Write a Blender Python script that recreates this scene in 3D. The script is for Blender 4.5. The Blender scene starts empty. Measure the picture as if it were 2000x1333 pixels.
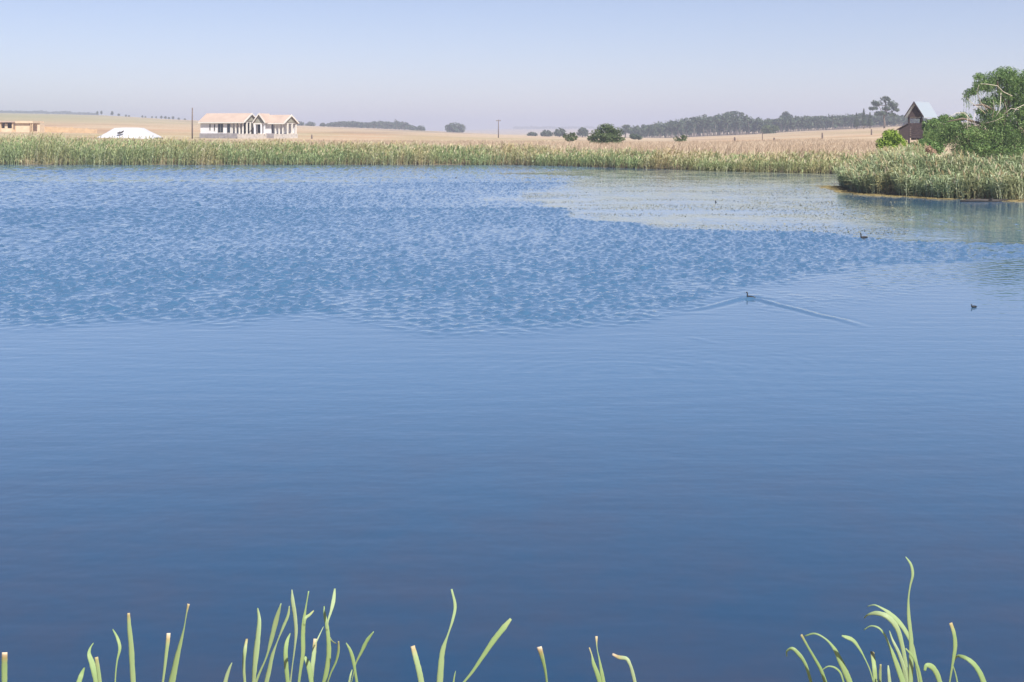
import bpy, math
import numpy as np
from mathutils import Vector, noise as mnoise

R = math.radians
scene = bpy.context.scene
COL = scene.collection
# ---------------------------------------------------------------- camera
EYE, FPX, HY = 3.0, 2500.0, 257.0          # eye height over the water, focal length and horizon row (2000 px wide photo)
cam_d = bpy.data.cameras.new('camera')
cam = bpy.data.objects.new('camera', cam_d); COL.objects.link(cam)
cam.location = (0, 0, EYE); cam.rotation_euler = (R(90), 0, 0)
cam_d.sensor_width = 36; cam_d.lens = 36 * FPX / 2000
cam_d.shift_y = -(666.5 - HY) / 2000
cam_d.clip_start = 0.05; cam_d.clip_end = 40000
scene.camera = cam
# ---------------------------------------------------------------- light
SUN_EL, SUN_AZ = 50.0, 148.0               # azimuth clockwise from +Y: behind the camera, to its right
world = bpy.data.worlds.new('World'); scene.world = world; world.use_nodes = True
wn = world.node_tree.nodes; wl = world.node_tree.links
bg = wn['Background']
sky = wn.new('ShaderNodeTexSky'); sky.sky_type = 'NISHITA'; sky.sun_disc = False
sky.sun_elevation = R(SUN_EL); sky.sun_rotation = R(SUN_AZ)
sky.air_density = .85; sky.dust_density = 1.0; sky.ozone_density = 1.2; sky.altitude = 1200
tint = wn.new('ShaderNodeMix'); tint.data_type = 'RGBA'; tint.blend_type = 'MULTIPLY'; tint.inputs[0].default_value = 1
wl.new(sky.outputs[0], tint.inputs[6]); tint.inputs[7].default_value = (1.07, .96, 1.03, 1)
wl.new(tint.outputs[2], bg.inputs[0]); bg.inputs[1].default_value = 0.074
sun_d = bpy.data.lights.new('sun', 'SUN'); sun = bpy.data.objects.new('sun', sun_d); COL.objects.link(sun)
sun_d.energy = 5.0; sun_d.angle = R(0.5); sun_d.color = (1.0, 0.95, 0.87)
sv = Vector((math.sin(R(SUN_AZ)) * math.cos(R(SUN_EL)), math.cos(R(SUN_AZ)) * math.cos(R(SUN_EL)), math.sin(R(SUN_EL))))
sun.rotation_euler = sv.to_track_quat('Z', 'Y').to_euler(); sun.location = sv * 60
scene.view_settings.view_transform = 'Standard'; scene.view_settings.look = 'None'
scene.view_settings.exposure = 0.75; scene.view_settings.gamma = 1.0; scene.view_settings.use_curve_mapping = False
scene.cycles.use_denoising = True
scene.cycles.max_bounces = 6; scene.cycles.volume_bounces = 1; scene.cycles.transparent_max_bounces = 8
scene.cycles.sample_clamp_indirect = 4.0

# ---------------------------------------------------------------- helpers
K = FPX/1500                               # depths below are planned in units of 1/K metres
def P(x, y, Y):                            # a photo pixel at depth Y -> a point in the place
    return np.array([(x - 1000) / 1500 * Y, Y * K, EYE - (y - HY) / 1500 * Y])
def srgb(*c):
    return tuple(((v / 255) / 12.92 if v / 255 <= .04045 else ((v / 255 + .055) / 1.055) ** 2.4) for v in c)
def link(o, parent=None):
    COL.objects.link(o)
    if parent is not None: o.parent = parent
    return o
def tag(o, label=None, cat=None, group=None, kind=None):
    if label: o['label'] = label
    if cat: o['category'] = cat
    if group: o['group'] = group
    if kind: o['kind'] = kind
    return o
def empty(name, loc, rz=0.0):
    o = bpy.data.objects.new(name, None); o.empty_display_size = .3
    o.location = loc; o.rotation_euler = (0, 0, rz); return link(o)
def mesh_np(name, V, F, attrs=None, smooth=False):
    V = np.asarray(V, dtype=np.float32); F = np.asarray(F, dtype=np.int32)
    me = bpy.data.meshes.new(name); k = F.shape[1]
    me.vertices.add(len(V)); me.vertices.foreach_set('co', V.ravel())
    me.loops.add(F.size); me.loops.foreach_set('vertex_index', F.ravel())
    me.polygons.add(len(F)); me.polygons.foreach_set('loop_start', np.arange(0, F.size, k, dtype=np.int32))
    me.polygons.foreach_set('loop_total', np.full(len(F), k, dtype=np.int32))
    me.update(calc_edges=True)
    for n, a in (attrs or {}).items():
        at = me.attributes.new(n, 'FLOAT', 'POINT'); at.data.foreach_set('value', np.asarray(a, dtype=np.float32))
    if smooth: me.polygons.foreach_set('use_smooth', np.ones(len(F), dtype=bool))
    return me
def obj_np(name, V, F, mat, parent=None, attrs=None, smooth=False):
    me = mesh_np(name, V, F, attrs, smooth)
    if mat: me.materials.append(mat)
    return link(bpy.data.objects.new(name, me), parent)
class MB:                                  # collects faces of one part
    def __init__(s): s.v = []; s.f = []
    def box(s, a, b):
        x0, y0, z0 = a; x1, y1, z1 = b; n = len(s.v)
        s.v += [(x0,y0,z0),(x1,y0,z0),(x1,y1,z0),(x0,y1,z0),(x0,y0,z1),(x1,y0,z1),(x1,y1,z1),(x0,y1,z1)]
        s.f += [tuple(n+i for i in q) for q in ((3,2,1,0),(4,5,6,7),(0,1,5,4),(1,2,6,5),(2,3,7,6),(3,0,4,7))]
        return s
    def poly(s, pts):
        n = len(s.v); s.v += [tuple(p) for p in pts]; s.f.append(tuple(range(n, n+len(pts)))); return s
    def slab(s, pts, off):                 # a polygon given thickness along off
        n = len(s.v); m = len(pts); off = np.array(off)
        s.v += [tuple(p) for p in pts] + [tuple(np.array(p)+off) for p in pts]
        s.f.append(tuple(range(n, n+m))); s.f.append(tuple(range(n+2*m-1, n+m-1, -1)))
        s.f += [(n+i, n+m+i, n+m+(i+1) % m, n+(i+1) % m) for i in range(m)]
        return s
    def tube(s, pts, rad, k=7):
        n = len(s.v); pts = [np.array(p, float) for p in pts]
        for i, p in enumerate(pts):
            d = pts[min(i+1, len(pts)-1)] - pts[max(i-1, 0)]; d /= np.linalg.norm(d) + 1e-9
            a = np.cross(d, (0, 1, 0.02)) if abs(d[1]) < .9 else np.cross(d, (1, 0, 0)); a /= np.linalg.norm(a); b = np.cross(d, a)
            for j in range(k):
                t = 2*math.pi*j/k; s.v.append(tuple(p + rad[i]*(a*math.cos(t)+b*math.sin(t))))
        for i in range(len(pts)-1):
            for j in range(k):
                s.f.append((n+i*k+j, n+i*k+(j+1) % k, n+(i+1)*k+(j+1) % k, n+(i+1)*k+j))
        s.f.append(tuple(n+j for j in range(k))[::-1]); s.f.append(tuple(n+(len(pts)-1)*k+j for j in range(k)))
        return s
    def build(s, name, mat, parent=None, smooth=False):
        me = bpy.data.meshes.new(name); me.from_pydata(s.v, [], s.f); me.update()
        if mat: me.materials.append(mat)
        if smooth:
            for p in me.polygons: p.use_smooth = True
        return link(bpy.data.objects.new(name, me), parent)
def smooth01(t): t = np.clip(t, 0, 1); return t*t*(3-2*t)
def vnoise(x, y, seed=0):                  # cheap smooth value noise on arrays
    x = np.asarray(x, float); y = np.asarray(y, float)
    xi = np.floor(x); yi = np.floor(y); fx = x-xi; fy = y-yi
    fx = fx*fx*(3-2*fx); fy = fy*fy*(3-2*fy)
    def h(a, b):
        v = np.sin(a*127.1+b*311.7+seed*74.7)*43758.5453; return v-np.floor(v)
    return (h(xi,yi)*(1-fx)+h(xi+1,yi)*fx)*(1-fy)+(h(xi,yi+1)*(1-fx)+h(xi+1,yi+1)*fx)*fy
def fbm(x, y, seed=0, o=4):
    r = 0; a = .5
    for i in range(o): r = r + a*vnoise(x*2**i, y*2**i, seed+i); a *= .5
    return r

# ---------------------------------------------------------------- materials
def new_mat(name):
    m = bpy.data.materials.new(name); m.use_nodes = True
    nt = m.node_tree; return m, nt.nodes, nt.links, nt.nodes['Principled BSDF']
def ramp(n, stops):
    r = n.new('ShaderNodeValToRGB'); e = r.color_ramp.elements
    while len(e) < len(stops): e.new(.5)
    for i, (p, c) in enumerate(stops): e[i].position = p; e[i].color = (*c, 1)
    return r
def noise(n, l, scale, detail=4, vec=None, rough=.55):
    t = n.new('ShaderNodeTexNoise'); t.inputs['Scale'].default_value = scale; t.inputs['Detail'].default_value = detail
    t.inputs['Roughness'].default_value = rough
    if vec is not None: l.new(vec, t.inputs['Vector'])
    return t
def mth(n, l, op, a, b=None, c=None, clamp=False):
    m = n.new('ShaderNodeMath'); m.operation = op; m.use_clamp = clamp
    for i, v in enumerate((a, b, c)):
        if v is None: continue
        if isinstance(v, (int, float)): m.inputs[i].default_value = v
        else: l.new(v, m.inputs[i])
    return m.outputs[0]
def mixc(n, l, fac, a, b):
    m = n.new('ShaderNodeMix'); m.data_type = 'RGBA'
    for i, v in ((0, fac), (6, a), (7, b)):
        if isinstance(v, (int, float)): m.inputs[i].default_value = v
        elif isinstance(v, tuple): m.inputs[i].default_value = (*v, 1)
        else: l.new(v, m.inputs[i])
    return m.outputs[2]
def attr(n, name):
    a = n.new('ShaderNodeAttribute'); a.attribute_name = name; return a.outputs['Fac']
def mat_solid(name, c, rough=.8, var=.18, scale=3.0, bump=0.0, metallic=0.0, spec=.5):
    m, n, l, b = new_mat(name)
    tc = n.new('ShaderNodeTexCoord')
    t = noise(n, l, scale, 5, tc.outputs['Object'])
    lo = tuple(v*(1-var) for v in c); hi = tuple(min(1, v*(1+var)) for v in c)
    r = ramp(n, [(.3, lo), (.7, hi)]); l.new(t.outputs[0], r.inputs[0]); l.new(r.outputs[0], b.inputs['Base Color'])
    b.inputs['Roughness'].default_value = rough; b.inputs['Metallic'].default_value = metallic
    b.inputs['Specular IOR Level'].default_value = spec
    if bump:
        bp = n.new('ShaderNodeBump'); bp.inputs['Strength'].default_value = bump; bp.inputs['Distance'].default_value = .02
        l.new(t.outputs[0], bp.inputs['Height']); l.new(bp.outputs[0], b.inputs['Normal'])
    return m
def mat_leaf(name, stops, trans=.3, rough=.65, spec=.3, dry=None):
    """per-leaf colour from the attribute rnd; dry: (colour stops) mixed in by the attribute dry"""
    m, n, l, b = new_mat(name)
    r = ramp(n, stops); l.new(attr(n, 'rnd'), r.inputs[0]); c = r.outputs[0]
    if dry:
        r2 = ramp(n, dry); l.new(attr(n, 'rnd'), r2.inputs[0])
        c = mixc(n, l, attr(n, 'dry'), c, r2.outputs[0])
    l.new(c, b.inputs['Base Color']); b.inputs['Roughness'].default_value = rough
    b.inputs['Specular IOR Level'].default_value = spec
    tr = n.new('ShaderNodeBsdfTranslucent'); l.new(c, tr.inputs[0])
    mx = n.new('ShaderNodeMixShader'); mx.inputs[0].default_value = trans
    l.new(b.outputs[0], mx.inputs[1]); l.new(tr.outputs[0], mx.inputs[2])
    l.new(mx.outputs[0], n['Material Output'].inputs[0])
    return m

# ---------------------------------------------------------------- the lie of the land
SHORE = np.array([(-120,69.5),(-60,69.3),(-46,69.2),(-30,68.6),(-14,68.9),(0,68.4),(4.4,66),(13.8,59.5),(18.7,56.3),(24,54),(25.5,50),
                  (21,45.5),(18.0,41.5),(16.8,38.5),(16.9,36.6),(19.5,34.4),(23,33.2),(30,31.8),(38,28),(46,20),(52,3.2),
                  (20,3.0),(8,3.25),(2,3.1),(-4,3.3),(-12,3.0),(-30,3.4),(-120,3.2)])*np.array([1, K])
def shore_sd(x, y):                        # signed distance to the water's edge, positive on land
    x = np.asarray(x, float); y = np.asarray(y, float); d = np.full(x.shape, 1e9); ins = np.zeros(x.shape, bool)
    for (ax, ay), (bx, by) in zip(SHORE, np.roll(SHORE, -1, 0)):
        vx, vy = bx-ax, by-ay; t = np.clip(((x-ax)*vx+(y-ay)*vy)/(vx*vx+vy*vy), 0, 1)
        d = np.minimum(d, np.hypot(x-ax-t*vx, y-ay-t*vy))
        if by != ay: ins ^= ((ay > y) != (by > y)) & (x < (bx-ax)*(y-ay)/(by-ay)+ax)
    return np.where(ins, -d, d)
TX = np.array([-400, 0, 200, 400, 600, 850, 980, 1150, 1300, 1500, 1740, 2000, 2400])
PROF = {                                   # row on which the ground at this depth stands, across the view
    150: [258, 262, 266, 270, 271, 274, 275, 277, 279, 275, 265, 259, 254],
    350: [231, 235, 239, 245, 251, 261, 266, 270, 271, 262, 249, 243, 236],
    700: [218, 222, 226, 237, 246, 257, 264, 268, 268, 258, 244, 238, 232],
    1500: [217, 221, 226, 238, 247, 257, 262, 262, 258, 250, 240, 236, 232],
    2600: [232, 232, 234, 240, 248, 256, 252.5, 251.5, 252, 250, 246, 244, 242],
    4500: [256, 256, 256, 256, 256, 256, 255.5, 255.5, 256, 256, 256, 256, 256]}
PROF = {k*K: v for k, v in PROF.items()}
YN = np.array([75.*K] + list(PROF))
def land_z(x, y):
    x = np.asarray(x, float); y = np.asarray(y, float)
    t = np.clip(x/np.maximum(y, 75*K)*FPX+1000, -400, 2400)
    near = np.interp(y/K, [-50, 0, 20, 60, 75], [1.45, 1.4, 1.0, .55, .65])
    tab = [np.full(x.shape, .65)] + [EYE-(np.interp(t, TX, PROF[k])-HY)/FPX*k for k in PROF]
    out = near.copy()
    for i in range(len(YN)-1):
        m = (y >= YN[i]) & ((y < YN[i+1]) | (i == len(YN)-2))
        f = np.clip((y-YN[i])/(YN[i+1]-YN[i]), 0, 1); out = np.where(m, tab[i]*(1-f)+tab[i+1]*f, out)
    out = out + (fbm(x*.02, y*.02, 3)-.47)*np.interp(y/K, [60, 150, 800], [.1, .5, 2.0])
    return out
def ground_z(x, y):
    sd = shore_sd(x, y); w = np.where(np.asarray(y) < 12, 3.2, 2.2)
    return np.where(sd > 0, land_z(x, y)*smooth01(sd/w)+.02*np.minimum(sd, 1), np.maximum(-1.6, sd*.3))
def gz(x, y): return float(ground_z(np.array([x]), np.array([y]))[0])

def grow(a, b, step, f, end):              # axis samples: fine between a and b, then coarser out to end on both sides
    c = list(np.arange(a, b+1e-6, step)); s = step; p = c[-1]
    while p < end[1]: s *= f; p += s; c.append(min(p, end[1]))
    s = step; p = c[0]
    while p > end[0]: s *= f; p -= s; c.insert(0, max(p, end[0]))
    return np.unique(np.array(c))
def grid(xs, ys):
    X, Y = np.meshgrid(xs, ys); nx = len(xs); i = np.arange(len(ys)-1)[:, None]*nx+np.arange(nx-1)[None]
    F = np.stack([i, i+1, i+nx+1, i+nx], -1).reshape(-1, 4); return X, Y, F

# ground material: dry winter grass, burnt strips, reddish earth
def ground_material():
    m, n, l, b = new_mat('dry_field')
    geo = n.new('ShaderNodeNewGeometry'); pos = geo.outputs['Position']
    mp = n.new('ShaderNodeMapping'); mp.inputs['Scale'].default_value = (.012, .05, .05); l.new(pos, mp.inputs[0])
    t1 = noise(n, l, 1.0, 6, mp.outputs[0]); t2 = noise(n, l, .8, 6, pos, .7)
    r1 = ramp(n, [(.28, (.30,.215,.14)), (.45, (.42,.325,.225)), (.58, (.48,.385,.28)), (.75, (.39,.345,.23))]); l.new(t1.outputs[0], r1.inputs[0])
    r2 = ramp(n, [(.3, (.72,.70,.66)), (.7, (1.12,1.1,1.06))]); l.new(t2.outputs[0], r2.inputs[0])
    mul = n.new('ShaderNodeMix'); mul.data_type = 'RGBA'; mul.blend_type = 'MULTIPLY'; mul.inputs[0].default_value = 1
    l.new(r1.outputs[0], mul.inputs[6]); l.new(r2.outputs[0], mul.inputs[7])
    c = mixc(n, l, attr(n, 'earth'), mul.outputs[2], (.42,.25,.15))
    c = mixc(n, l, attr(n, 'burnt'), c, (.085,.06,.055))
    c = mixc(n, l, attr(n, 'green'), c, (.24,.25,.12))
    c = mixc(n, l, attr(n, 'wet'), c, (.09,.075,.05))
    l.new(c, b.inputs['Base Color']); b.inputs['Roughness'].default_value = .95; b.inputs['Specular IOR Level'].default_value = .1
    bp = n.new('ShaderNodeBump'); bp.inputs['Strength'].default_value = .6; bp.inputs['Distance'].default_value = .25
    l.new(t2.outputs[0], bp.inputs['Height']); l.new(bp.outputs[0], b.inputs['Normal'])
    return m
xs = grow(-55, 55, .8, 1.09, (-7000, 7000)); ys = grow(-1, 132, .8, 1.07, (-2500, 7500))
X, Y, F = grid(xs, ys); Z = ground_z(X, Y); SD = shore_sd(X, Y)
tp = X/np.maximum(Y, 1)*FPX+1000
nz = fbm(X*.05, Y*.05, 9); Yt = Y; Y = Y/K
earth = smooth01((nz-.42)*5)*smooth01((Y-95)/20)*smooth01((330-Y)/100)*(.5*(tp < 900)+.35*(tp > 1350))
earth = np.maximum(earth, .8*np.exp(-((tp-640)/130)**2-((Y-120)/28)**2))
earth = np.maximum(earth, .75*np.exp(-((Y-(150+.05*(tp-1450)+6*(nz-.5)))/3.5)**2)*(tp > 1400))
earth = np.maximum(earth, .6*np.exp(-((Y-(178+20*(nz-.5)))/5)**2)*(tp < 980))
burnt = smooth01((Y-375-30*nz)/20)*smooth01((580-Y)/60)*smooth01((tp-1180)/80)*.9
burnt = np.maximum(burnt, .35*smooth01((fbm(X*.02, Y*.006, 21)-.5)*6)*smooth01((Y-140)/60)*smooth01((700-Y)/200))
green = .55*smooth01((500-tp)/500)*smooth01((Y-220)/200)+.25*smooth01((fbm(X*.03, Y*.01, 5)-.5)*6)
wet = smooth01(1-SD/1.6); Y = Yt
ground = obj_np('ground', np.stack([X, Y, Z], -1).reshape(-1, 3), F, ground_material(), smooth=True,
                attrs={'earth': earth.ravel(), 'burnt': burnt.ravel(), 'green': np.clip(green, 0, 1).ravel(), 'wet': wet.ravel()})
tag(ground, kind='structure')

# ---------------------------------------------------------------- water
def water_material():
    m, n, l, b = new_mat('pond_water')
    geo = n.new('ShaderNodeNewGeometry'); pos = geo.outputs['Position']
    rip = attr(n, 'ripple'); alg = attr(n, 'algae')
    def wav(sx, sy, detail, rot=0):
        mp = n.new('ShaderNodeMapping'); mp.inputs['Scale'].default_value = (sx, sy, 1); mp.inputs['Rotation'].default_value = (0, 0, rot)
        l.new(pos, mp.inputs[0]); return noise(n, l, 1.0, detail, mp.outputs[0], .5).outputs[0]
    w1 = wav(2.6, 2.2, 2, .25); w2 = wav(8.0, 6.5, 1, -.3); w3 = wav(1.0, 3.0, 2, .05)
    big = mth(n, l, 'ADD', mth(n, l, 'MULTIPLY', w1, 1.0), mth(n, l, 'MULTIPLY', w2, .28))
    h = mth(n, l, 'ADD', mth(n, l, 'MULTIPLY', big, mth(n, l, 'MULTIPLY', rip, .05)), mth(n, l, 'MULTIPLY', w3, .006))
    h = mth(n, l, 'ADD', h, mth(n, l, 'MULTIPLY', w2, .0014))
    bp = n.new('ShaderNodeBump'); bp.inputs['Strength'].default_value = 1; bp.inputs['Distance'].default_value = 1
    l.new(h, bp.inputs['Height']); l.new(bp.outputs[0], b.inputs['Normal'])
    # body colour: blue, painted darker nearby as the reflection falls off, a little brown where the bed shows, grey-green where pondweed reaches the surface
    bed_and_falloff = attr(n, 'bed_and_falloff')
    nb = noise(n, l, .8, 6, pos, .7)
    brown = mth(n, l, 'MULTIPLY', bed_and_falloff, mth(n, l, 'SMOOTHSTEP', .42, .68, nb.outputs[0]) if False else mth(n, l, 'MULTIPLY_ADD', nb.outputs[0], 3.0, -1.15, clamp=True))
    c = mixc(n, l, bed_and_falloff, (.050,.122,.218), (.012,.044,.096)); c = mixc(n, l, mth(n, l, 'MULTIPLY', brown, .42), c, (.055,.045,.055))
    mpa = n.new('ShaderNodeMapping'); mpa.inputs['Scale'].default_value = (.5, .28, 1); l.new(pos, mpa.inputs[0]); na = noise(n, l, 1.0, 8, mpa.outputs[0], .75)
    am = mth(n, l, 'MULTIPLY', alg, mth(n, l, 'MULTIPLY_ADD', na.outputs[0], 7.0, -2.85, clamp=True))
    c = mixc(n, l, mth(n, l, 'MULTIPLY', am, .85), c, (.25,.25,.155))
    l.new(c, b.inputs['Base Color']); b.inputs['IOR'].default_value = 1.6
    l.new(mth(n, l, 'MULTIPLY_ADD', am, .12, .03), b.inputs['Roughness'])
    return m
xs = np.concatenate([np.arange(-64, -34, .4), np.arange(-34, -12, .13), np.arange(-12, 12, .052), np.arange(12, 34, .13), np.arange(34, 60, .6)])
ys = np.concatenate([np.arange(3.5, 16, .5), np.arange(16, 30, .08), np.arange(30, 50, .11), np.arange(50, 75, .2), np.arange(75, 119, .33)])
X, Y, F = grid(xs, ys); SDw = shore_sd(X, Y)
def seg_d(x, y, pts):
    d = np.full(x.shape, 1e9)
    for (ax, ay), (bx, by) in zip(pts[:-1], pts[1:]):
        vx, vy = bx-ax, by-ay; t = np.clip(((x-ax)*vx+(y-ay)*vy)/(vx*vx+vy*vy), 0, 1); d = np.minimum(d, np.hypot(x-ax-t*vx, y-ay-t*vy))
    return d
def W(x, y):                               # pixel on the water surface -> (X, Y)
    Yd = EYE*FPX/(y-HY); return ((x-1000)/FPX*Yd, Yd)
Zw = np.zeros(X.shape)
def wake(pts, amp, w=.065):
    global Zw
    q = [W(*p) for p in pts]; d = seg_d(X, Y, q)
    L = np.hypot(X-q[0][0], Y-q[0][1]); tot = math.hypot(q[-1][0]-q[0][0], q[-1][1]-q[0][1])
    fade = np.clip(1-L/tot, 0, 1)**.6*smooth01(L/.15+.3)
    Zw = Zw+amp*fade*(np.exp(-(d/w)**2)-.35*np.exp(-((d-2.2*w)/w)**2))
wake([(1467,583),(1440,585),(1400,596),(1370,603),(1335,608)], .034)
wake([(1467,583),(1490,587),(1520,596),(1560,605),(1600,616),(1645,625),(1695,640)], .026)
wake([(1350,660),(1385,668),(1425,674)], .004)
wake([(1300,615),(1360,612),(1450,617)], .004)
cx, cy = W(1210, 742); rr = np.hypot(X-cx, (Y-cy)); Zw += .0009*np.sin(rr*2*math.pi/.27)*np.exp(-((rr-1.2)/1.0)**2)
cx, cy = W(1430, 712); rr = np.hypot(X-cx, (Y-cy)); Zw += .0007*np.sin(rr*2*math.pi/.25)*np.exp(-((rr-.8)/.7)**2)
tpx = X/Y*FPX+1000; Yt = Y; Y = Y/K      # where a spot of the pond lies, for laying out calm and ruffled water
wob = (fbm(X*.35, Y*.3, 31)-.47); wob2 = fbm(X*.08, Y*.22, 37)-.47
edge = 11.4+np.interp(tpx, [-200, 900, 1250, 1400, 1500, 1750, 2100], [0, 0, .6, 2.3, 3.1, 4.8, 6.6])+wob*2.2
rip = smooth01((Y-edge+.1)/1.3)*(.6+.4*smooth01((fbm(X*.9, Y*.7, 33)-.36)*6+(Y-edge)*.35))
# the lee of the reeds on the right is calm: nearer bound and left bound of that calm sheet
calm_near = np.interp(tpx, [880, 1030, 1150, 1300, 1600, 1760, 2100], [60, 33, 26, 23.6, 21.9, 20.6, 19.6])+wob*1.8+(fbm(X*.16, Y*1.1, 43)-.47)*np.interp(tpx, [1000, 1400], [9, 2.2])
calm = smooth01((Y-calm_near)/1.0)*smooth01((tpx-(1010+wob2*420))/120)
streak = smooth01((fbm(X*.05, Y*.55, 41)-.5)*9)
inner = calm*(1-.5*streak*smooth01((1250-tpx)/250))
for yy, x0, x1, hw in ((353,-50,720,.9),(361,620,760,.7),(346,980,1500,.8),(389,900,1080,.9),(347,560,900,.5)):
    Yc = EYE*1500/(yy-HY)+wob*1.5
    inner = np.maximum(inner, .62*np.exp(-((Y-Yc)/hw)**2)*smooth01((tpx-x0)/60)*smooth01((x1-tpx)/60))
gust = .72+.75*wob2+.25*wob
amp = np.clip(gust, .35, 1.15)*np.interp(Y, [10, 16, 30, 60], [.85, 1.0, .9, .75])
rip = rip*amp*(1-.93*np.clip(inner, 0, 1))+.012+.1*np.clip(inner, 0, 1)*smooth01(fbm(X*.3, Y*.6, 51)*2-.6)*calm
rip = np.maximum(rip, .16*smooth01((Y-(edge-3.2))/1.5)*smooth01((tpx-1250)/200)*smooth01((wob+.1)*5))
algae = np.clip(calm*smooth01((fbm(X*.1, Y*.35, 61)-.30)*6), 0, 1)*smooth01((Y-20)/2)
algae = algae*(1-.75*smooth01((tpx-1680)/120))
algae = np.maximum(algae, .7*smooth01(1-(-SDw-.1)/1.0)*(tpx > 1200)*(Y > 25))
falloff_and_bed = smooth01((10.0-Y)/6.2); Y = Yt  # weaker reflection near the bank put into the colour; also masks bed brown
# short-crested chop as real relief where wind ruffles the pond
wr_ = np.random.default_rng(21); chop = np.zeros(X.shape)
for i in range(54):
    th = wr_.normal(math.radians(250), .75); lam = wr_.uniform(.115, .30); a_ = .0039*lam/.26
    chop += a_*np.sin((X*math.cos(th)+Y*.62*math.sin(th))*2*math.pi/lam+wr_.uniform(0, 6.28))
chop = chop+.55*np.abs(chop)               # crests sharper than troughs
Zw = Zw+chop*np.clip(rip-.012, 0, 1.2)*np.interp(Y, [16, 28, 60, 110, 117], [.85, 1, 1.35, 1.6, .8])
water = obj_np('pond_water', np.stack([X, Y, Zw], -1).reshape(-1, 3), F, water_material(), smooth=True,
               attrs={'ripple': rip.ravel(), 'algae': algae.ravel(), 'bed_and_falloff': falloff_and_bed.ravel()})
tag(water, kind='structure')

# ---------------------------------------------------------------- ribbons: reeds and grasses in bulk
def unit(v): return v/np.maximum(np.linalg.norm(v, axis=-1, keepdims=True), 1e-9)
def ribbons(C, Wd, S):
    """C (N,k,3) centre lines, Wd (N,k) widths, S (N,3) side directions -> verts, quads"""
    N, k = C.shape[:2]; off = S[:, None, :]*Wd[:, :, None]*.5
    V = np.stack([C-off, C+off], 2).reshape(-1, 3)
    b = (np.arange(N)*k*2)[:, None]+(np.arange(k-1)*2)[None]
    return V, np.stack([b, b+1, b+3, b+2], -1).reshape(-1, 4)
def merge(parts):
    V = []; Fs = []; A = {}; o = 0
    for v, f, a in parts:
        V.append(v); Fs.append(f+o); o += len(v)
        for k2, q in a.items(): A.setdefault(k2, []).append(q)
    return np.concatenate(V), np.concatenate(Fs), {k2: np.concatenate(q) for k2, q in A.items()}
def reeds(rng, px, py, pz, H, K, leafL, leafW, dryness, plume=.25, lean=.12, wind=(.15, 0)):
    N = len(px); base = np.stack([px, py, pz], 1)
    ln = rng.normal(0, lean, (N, 2))+np.array(wind)
    f = np.linspace(0, 1, 4)[None, :, None]
    top = np.concatenate([ln*H[:, None], H[:, None]], 1)
    def stem(t): return base[:, None]+np.concatenate([top[:, None, :2]*t**1.6, top[:, None, 2:]*t], 2)
    ang = rng.uniform(0, 2*np.pi, N); S = np.stack([np.cos(ang)*.4+.8, np.sin(ang)*.4, ang*0], 1); S = unit(S)
    rnd = rng.uniform(0, 1, N); parts = []
    def A(r, d, k): return {'rnd': np.repeat(r, k*2), 'dry': np.repeat(np.clip(d, 0, 1), k*2)}
    v, q = ribbons(stem(f), np.repeat(np.array([[1., .9, .8, .4]]), N, 0)*leafW*.55, S); parts.append((v, q, A(rnd, np.clip(dryness*.8+.15, 0, 1), 4)))
    for j in range(K):
        u = (j+rng.uniform(.1, .9, N))/K*.86+.1
        p0 = stem(u[:, None, None])[:, 0]
        a = rng.uniform(0, 2*np.pi, N); out = np.stack([np.cos(a), np.sin(a), a*0], 1)
        L = leafL*rng.uniform(.55, 1.15, N)*np.interp(u, [0, .3, .8, 1], [.7, 1, .95, .6])
        rise = rng.uniform(.55, 1.0, N); up = np.array([0, 0, 1.])
        p1 = p0+L[:, None]*.5*(out*.5+up*rise[:, None]); p2 = p1+L[:, None]*.5*(out*.95+up*(rise-.75)[:, None])
        C = np.stack([p0, p1, p2], 1); Sd = unit(np.cross(out, up)+rng.normal(0, .35, (N, 3)))
        v, q = ribbons(C, np.repeat(np.array([[.7, 1., .15]]), N, 0)*leafW*rng.uniform(.7, 1.2, (N, 1)), Sd)
        d = dryness*1.0+np.where(u < .3, .45*(rng.uniform(0, 1, N) < .55), 0)+rng.normal(0, .1, N)
        parts.append((v, q, A(np.clip(rnd*.5+rng.uniform(0, .5, N), 0, 1), d, 3)))
    m = rng.uniform(0, 1, N) < plume; M = m.sum()
    if M:
        t0 = stem(np.full((N, 1, 1), .97))[m, 0]; h = rng.uniform(.2, .36, M)
        dr = unit(np.concatenate([ln[m]*2.2+rng.normal(0, .15, (M, 2)), np.ones((M, 1))], 1))
        C = np.stack([t0, t0+dr*h[:, None]*.5, t0+dr*h[:, None]], 1)
        for s in (np.array([1., 0, 0]), np.array([0, 1., 0])):
            v, q = ribbons(C, np.repeat(np.array([[.02, .075, .015]]), M, 0), np.repeat(s[None], M, 0))
            parts.append((v, q, A(rng.uniform(.5, 1, M), np.full(M, 1.), 3)))
    return merge(parts)
def scatter(rng, n, x0, x1, y0, y1, keep):
    px = rng.uniform(x0, x1, n); py = rng.uniform(y0, y1, n); k = keep(px, py); return px[k], py[k]
GREENS = [(0, (.09,.14,.05)), (.35, (.24,.32,.13)), (.7, (.37,.46,.22)), (1, (.53,.59,.37))]
DRYS = [(0, (.24,.17,.07)), (.4, (.44,.34,.16)), (.75, (.56,.47,.28)), (1, (.64,.57,.43))]
M_reed = mat_leaf('reed_leaf', GREENS, .25, .6, .3, DRYS)
rng = np.random.default_rng(7)
def topH(x):                               # stand height along the far shore
    return np.interp(x, [-60, -46, -28, -18, -6, 0, 14, 24], [2.0, 1.95, 1.5, 1.22, 1.1, .98, .9, .95])
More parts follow.
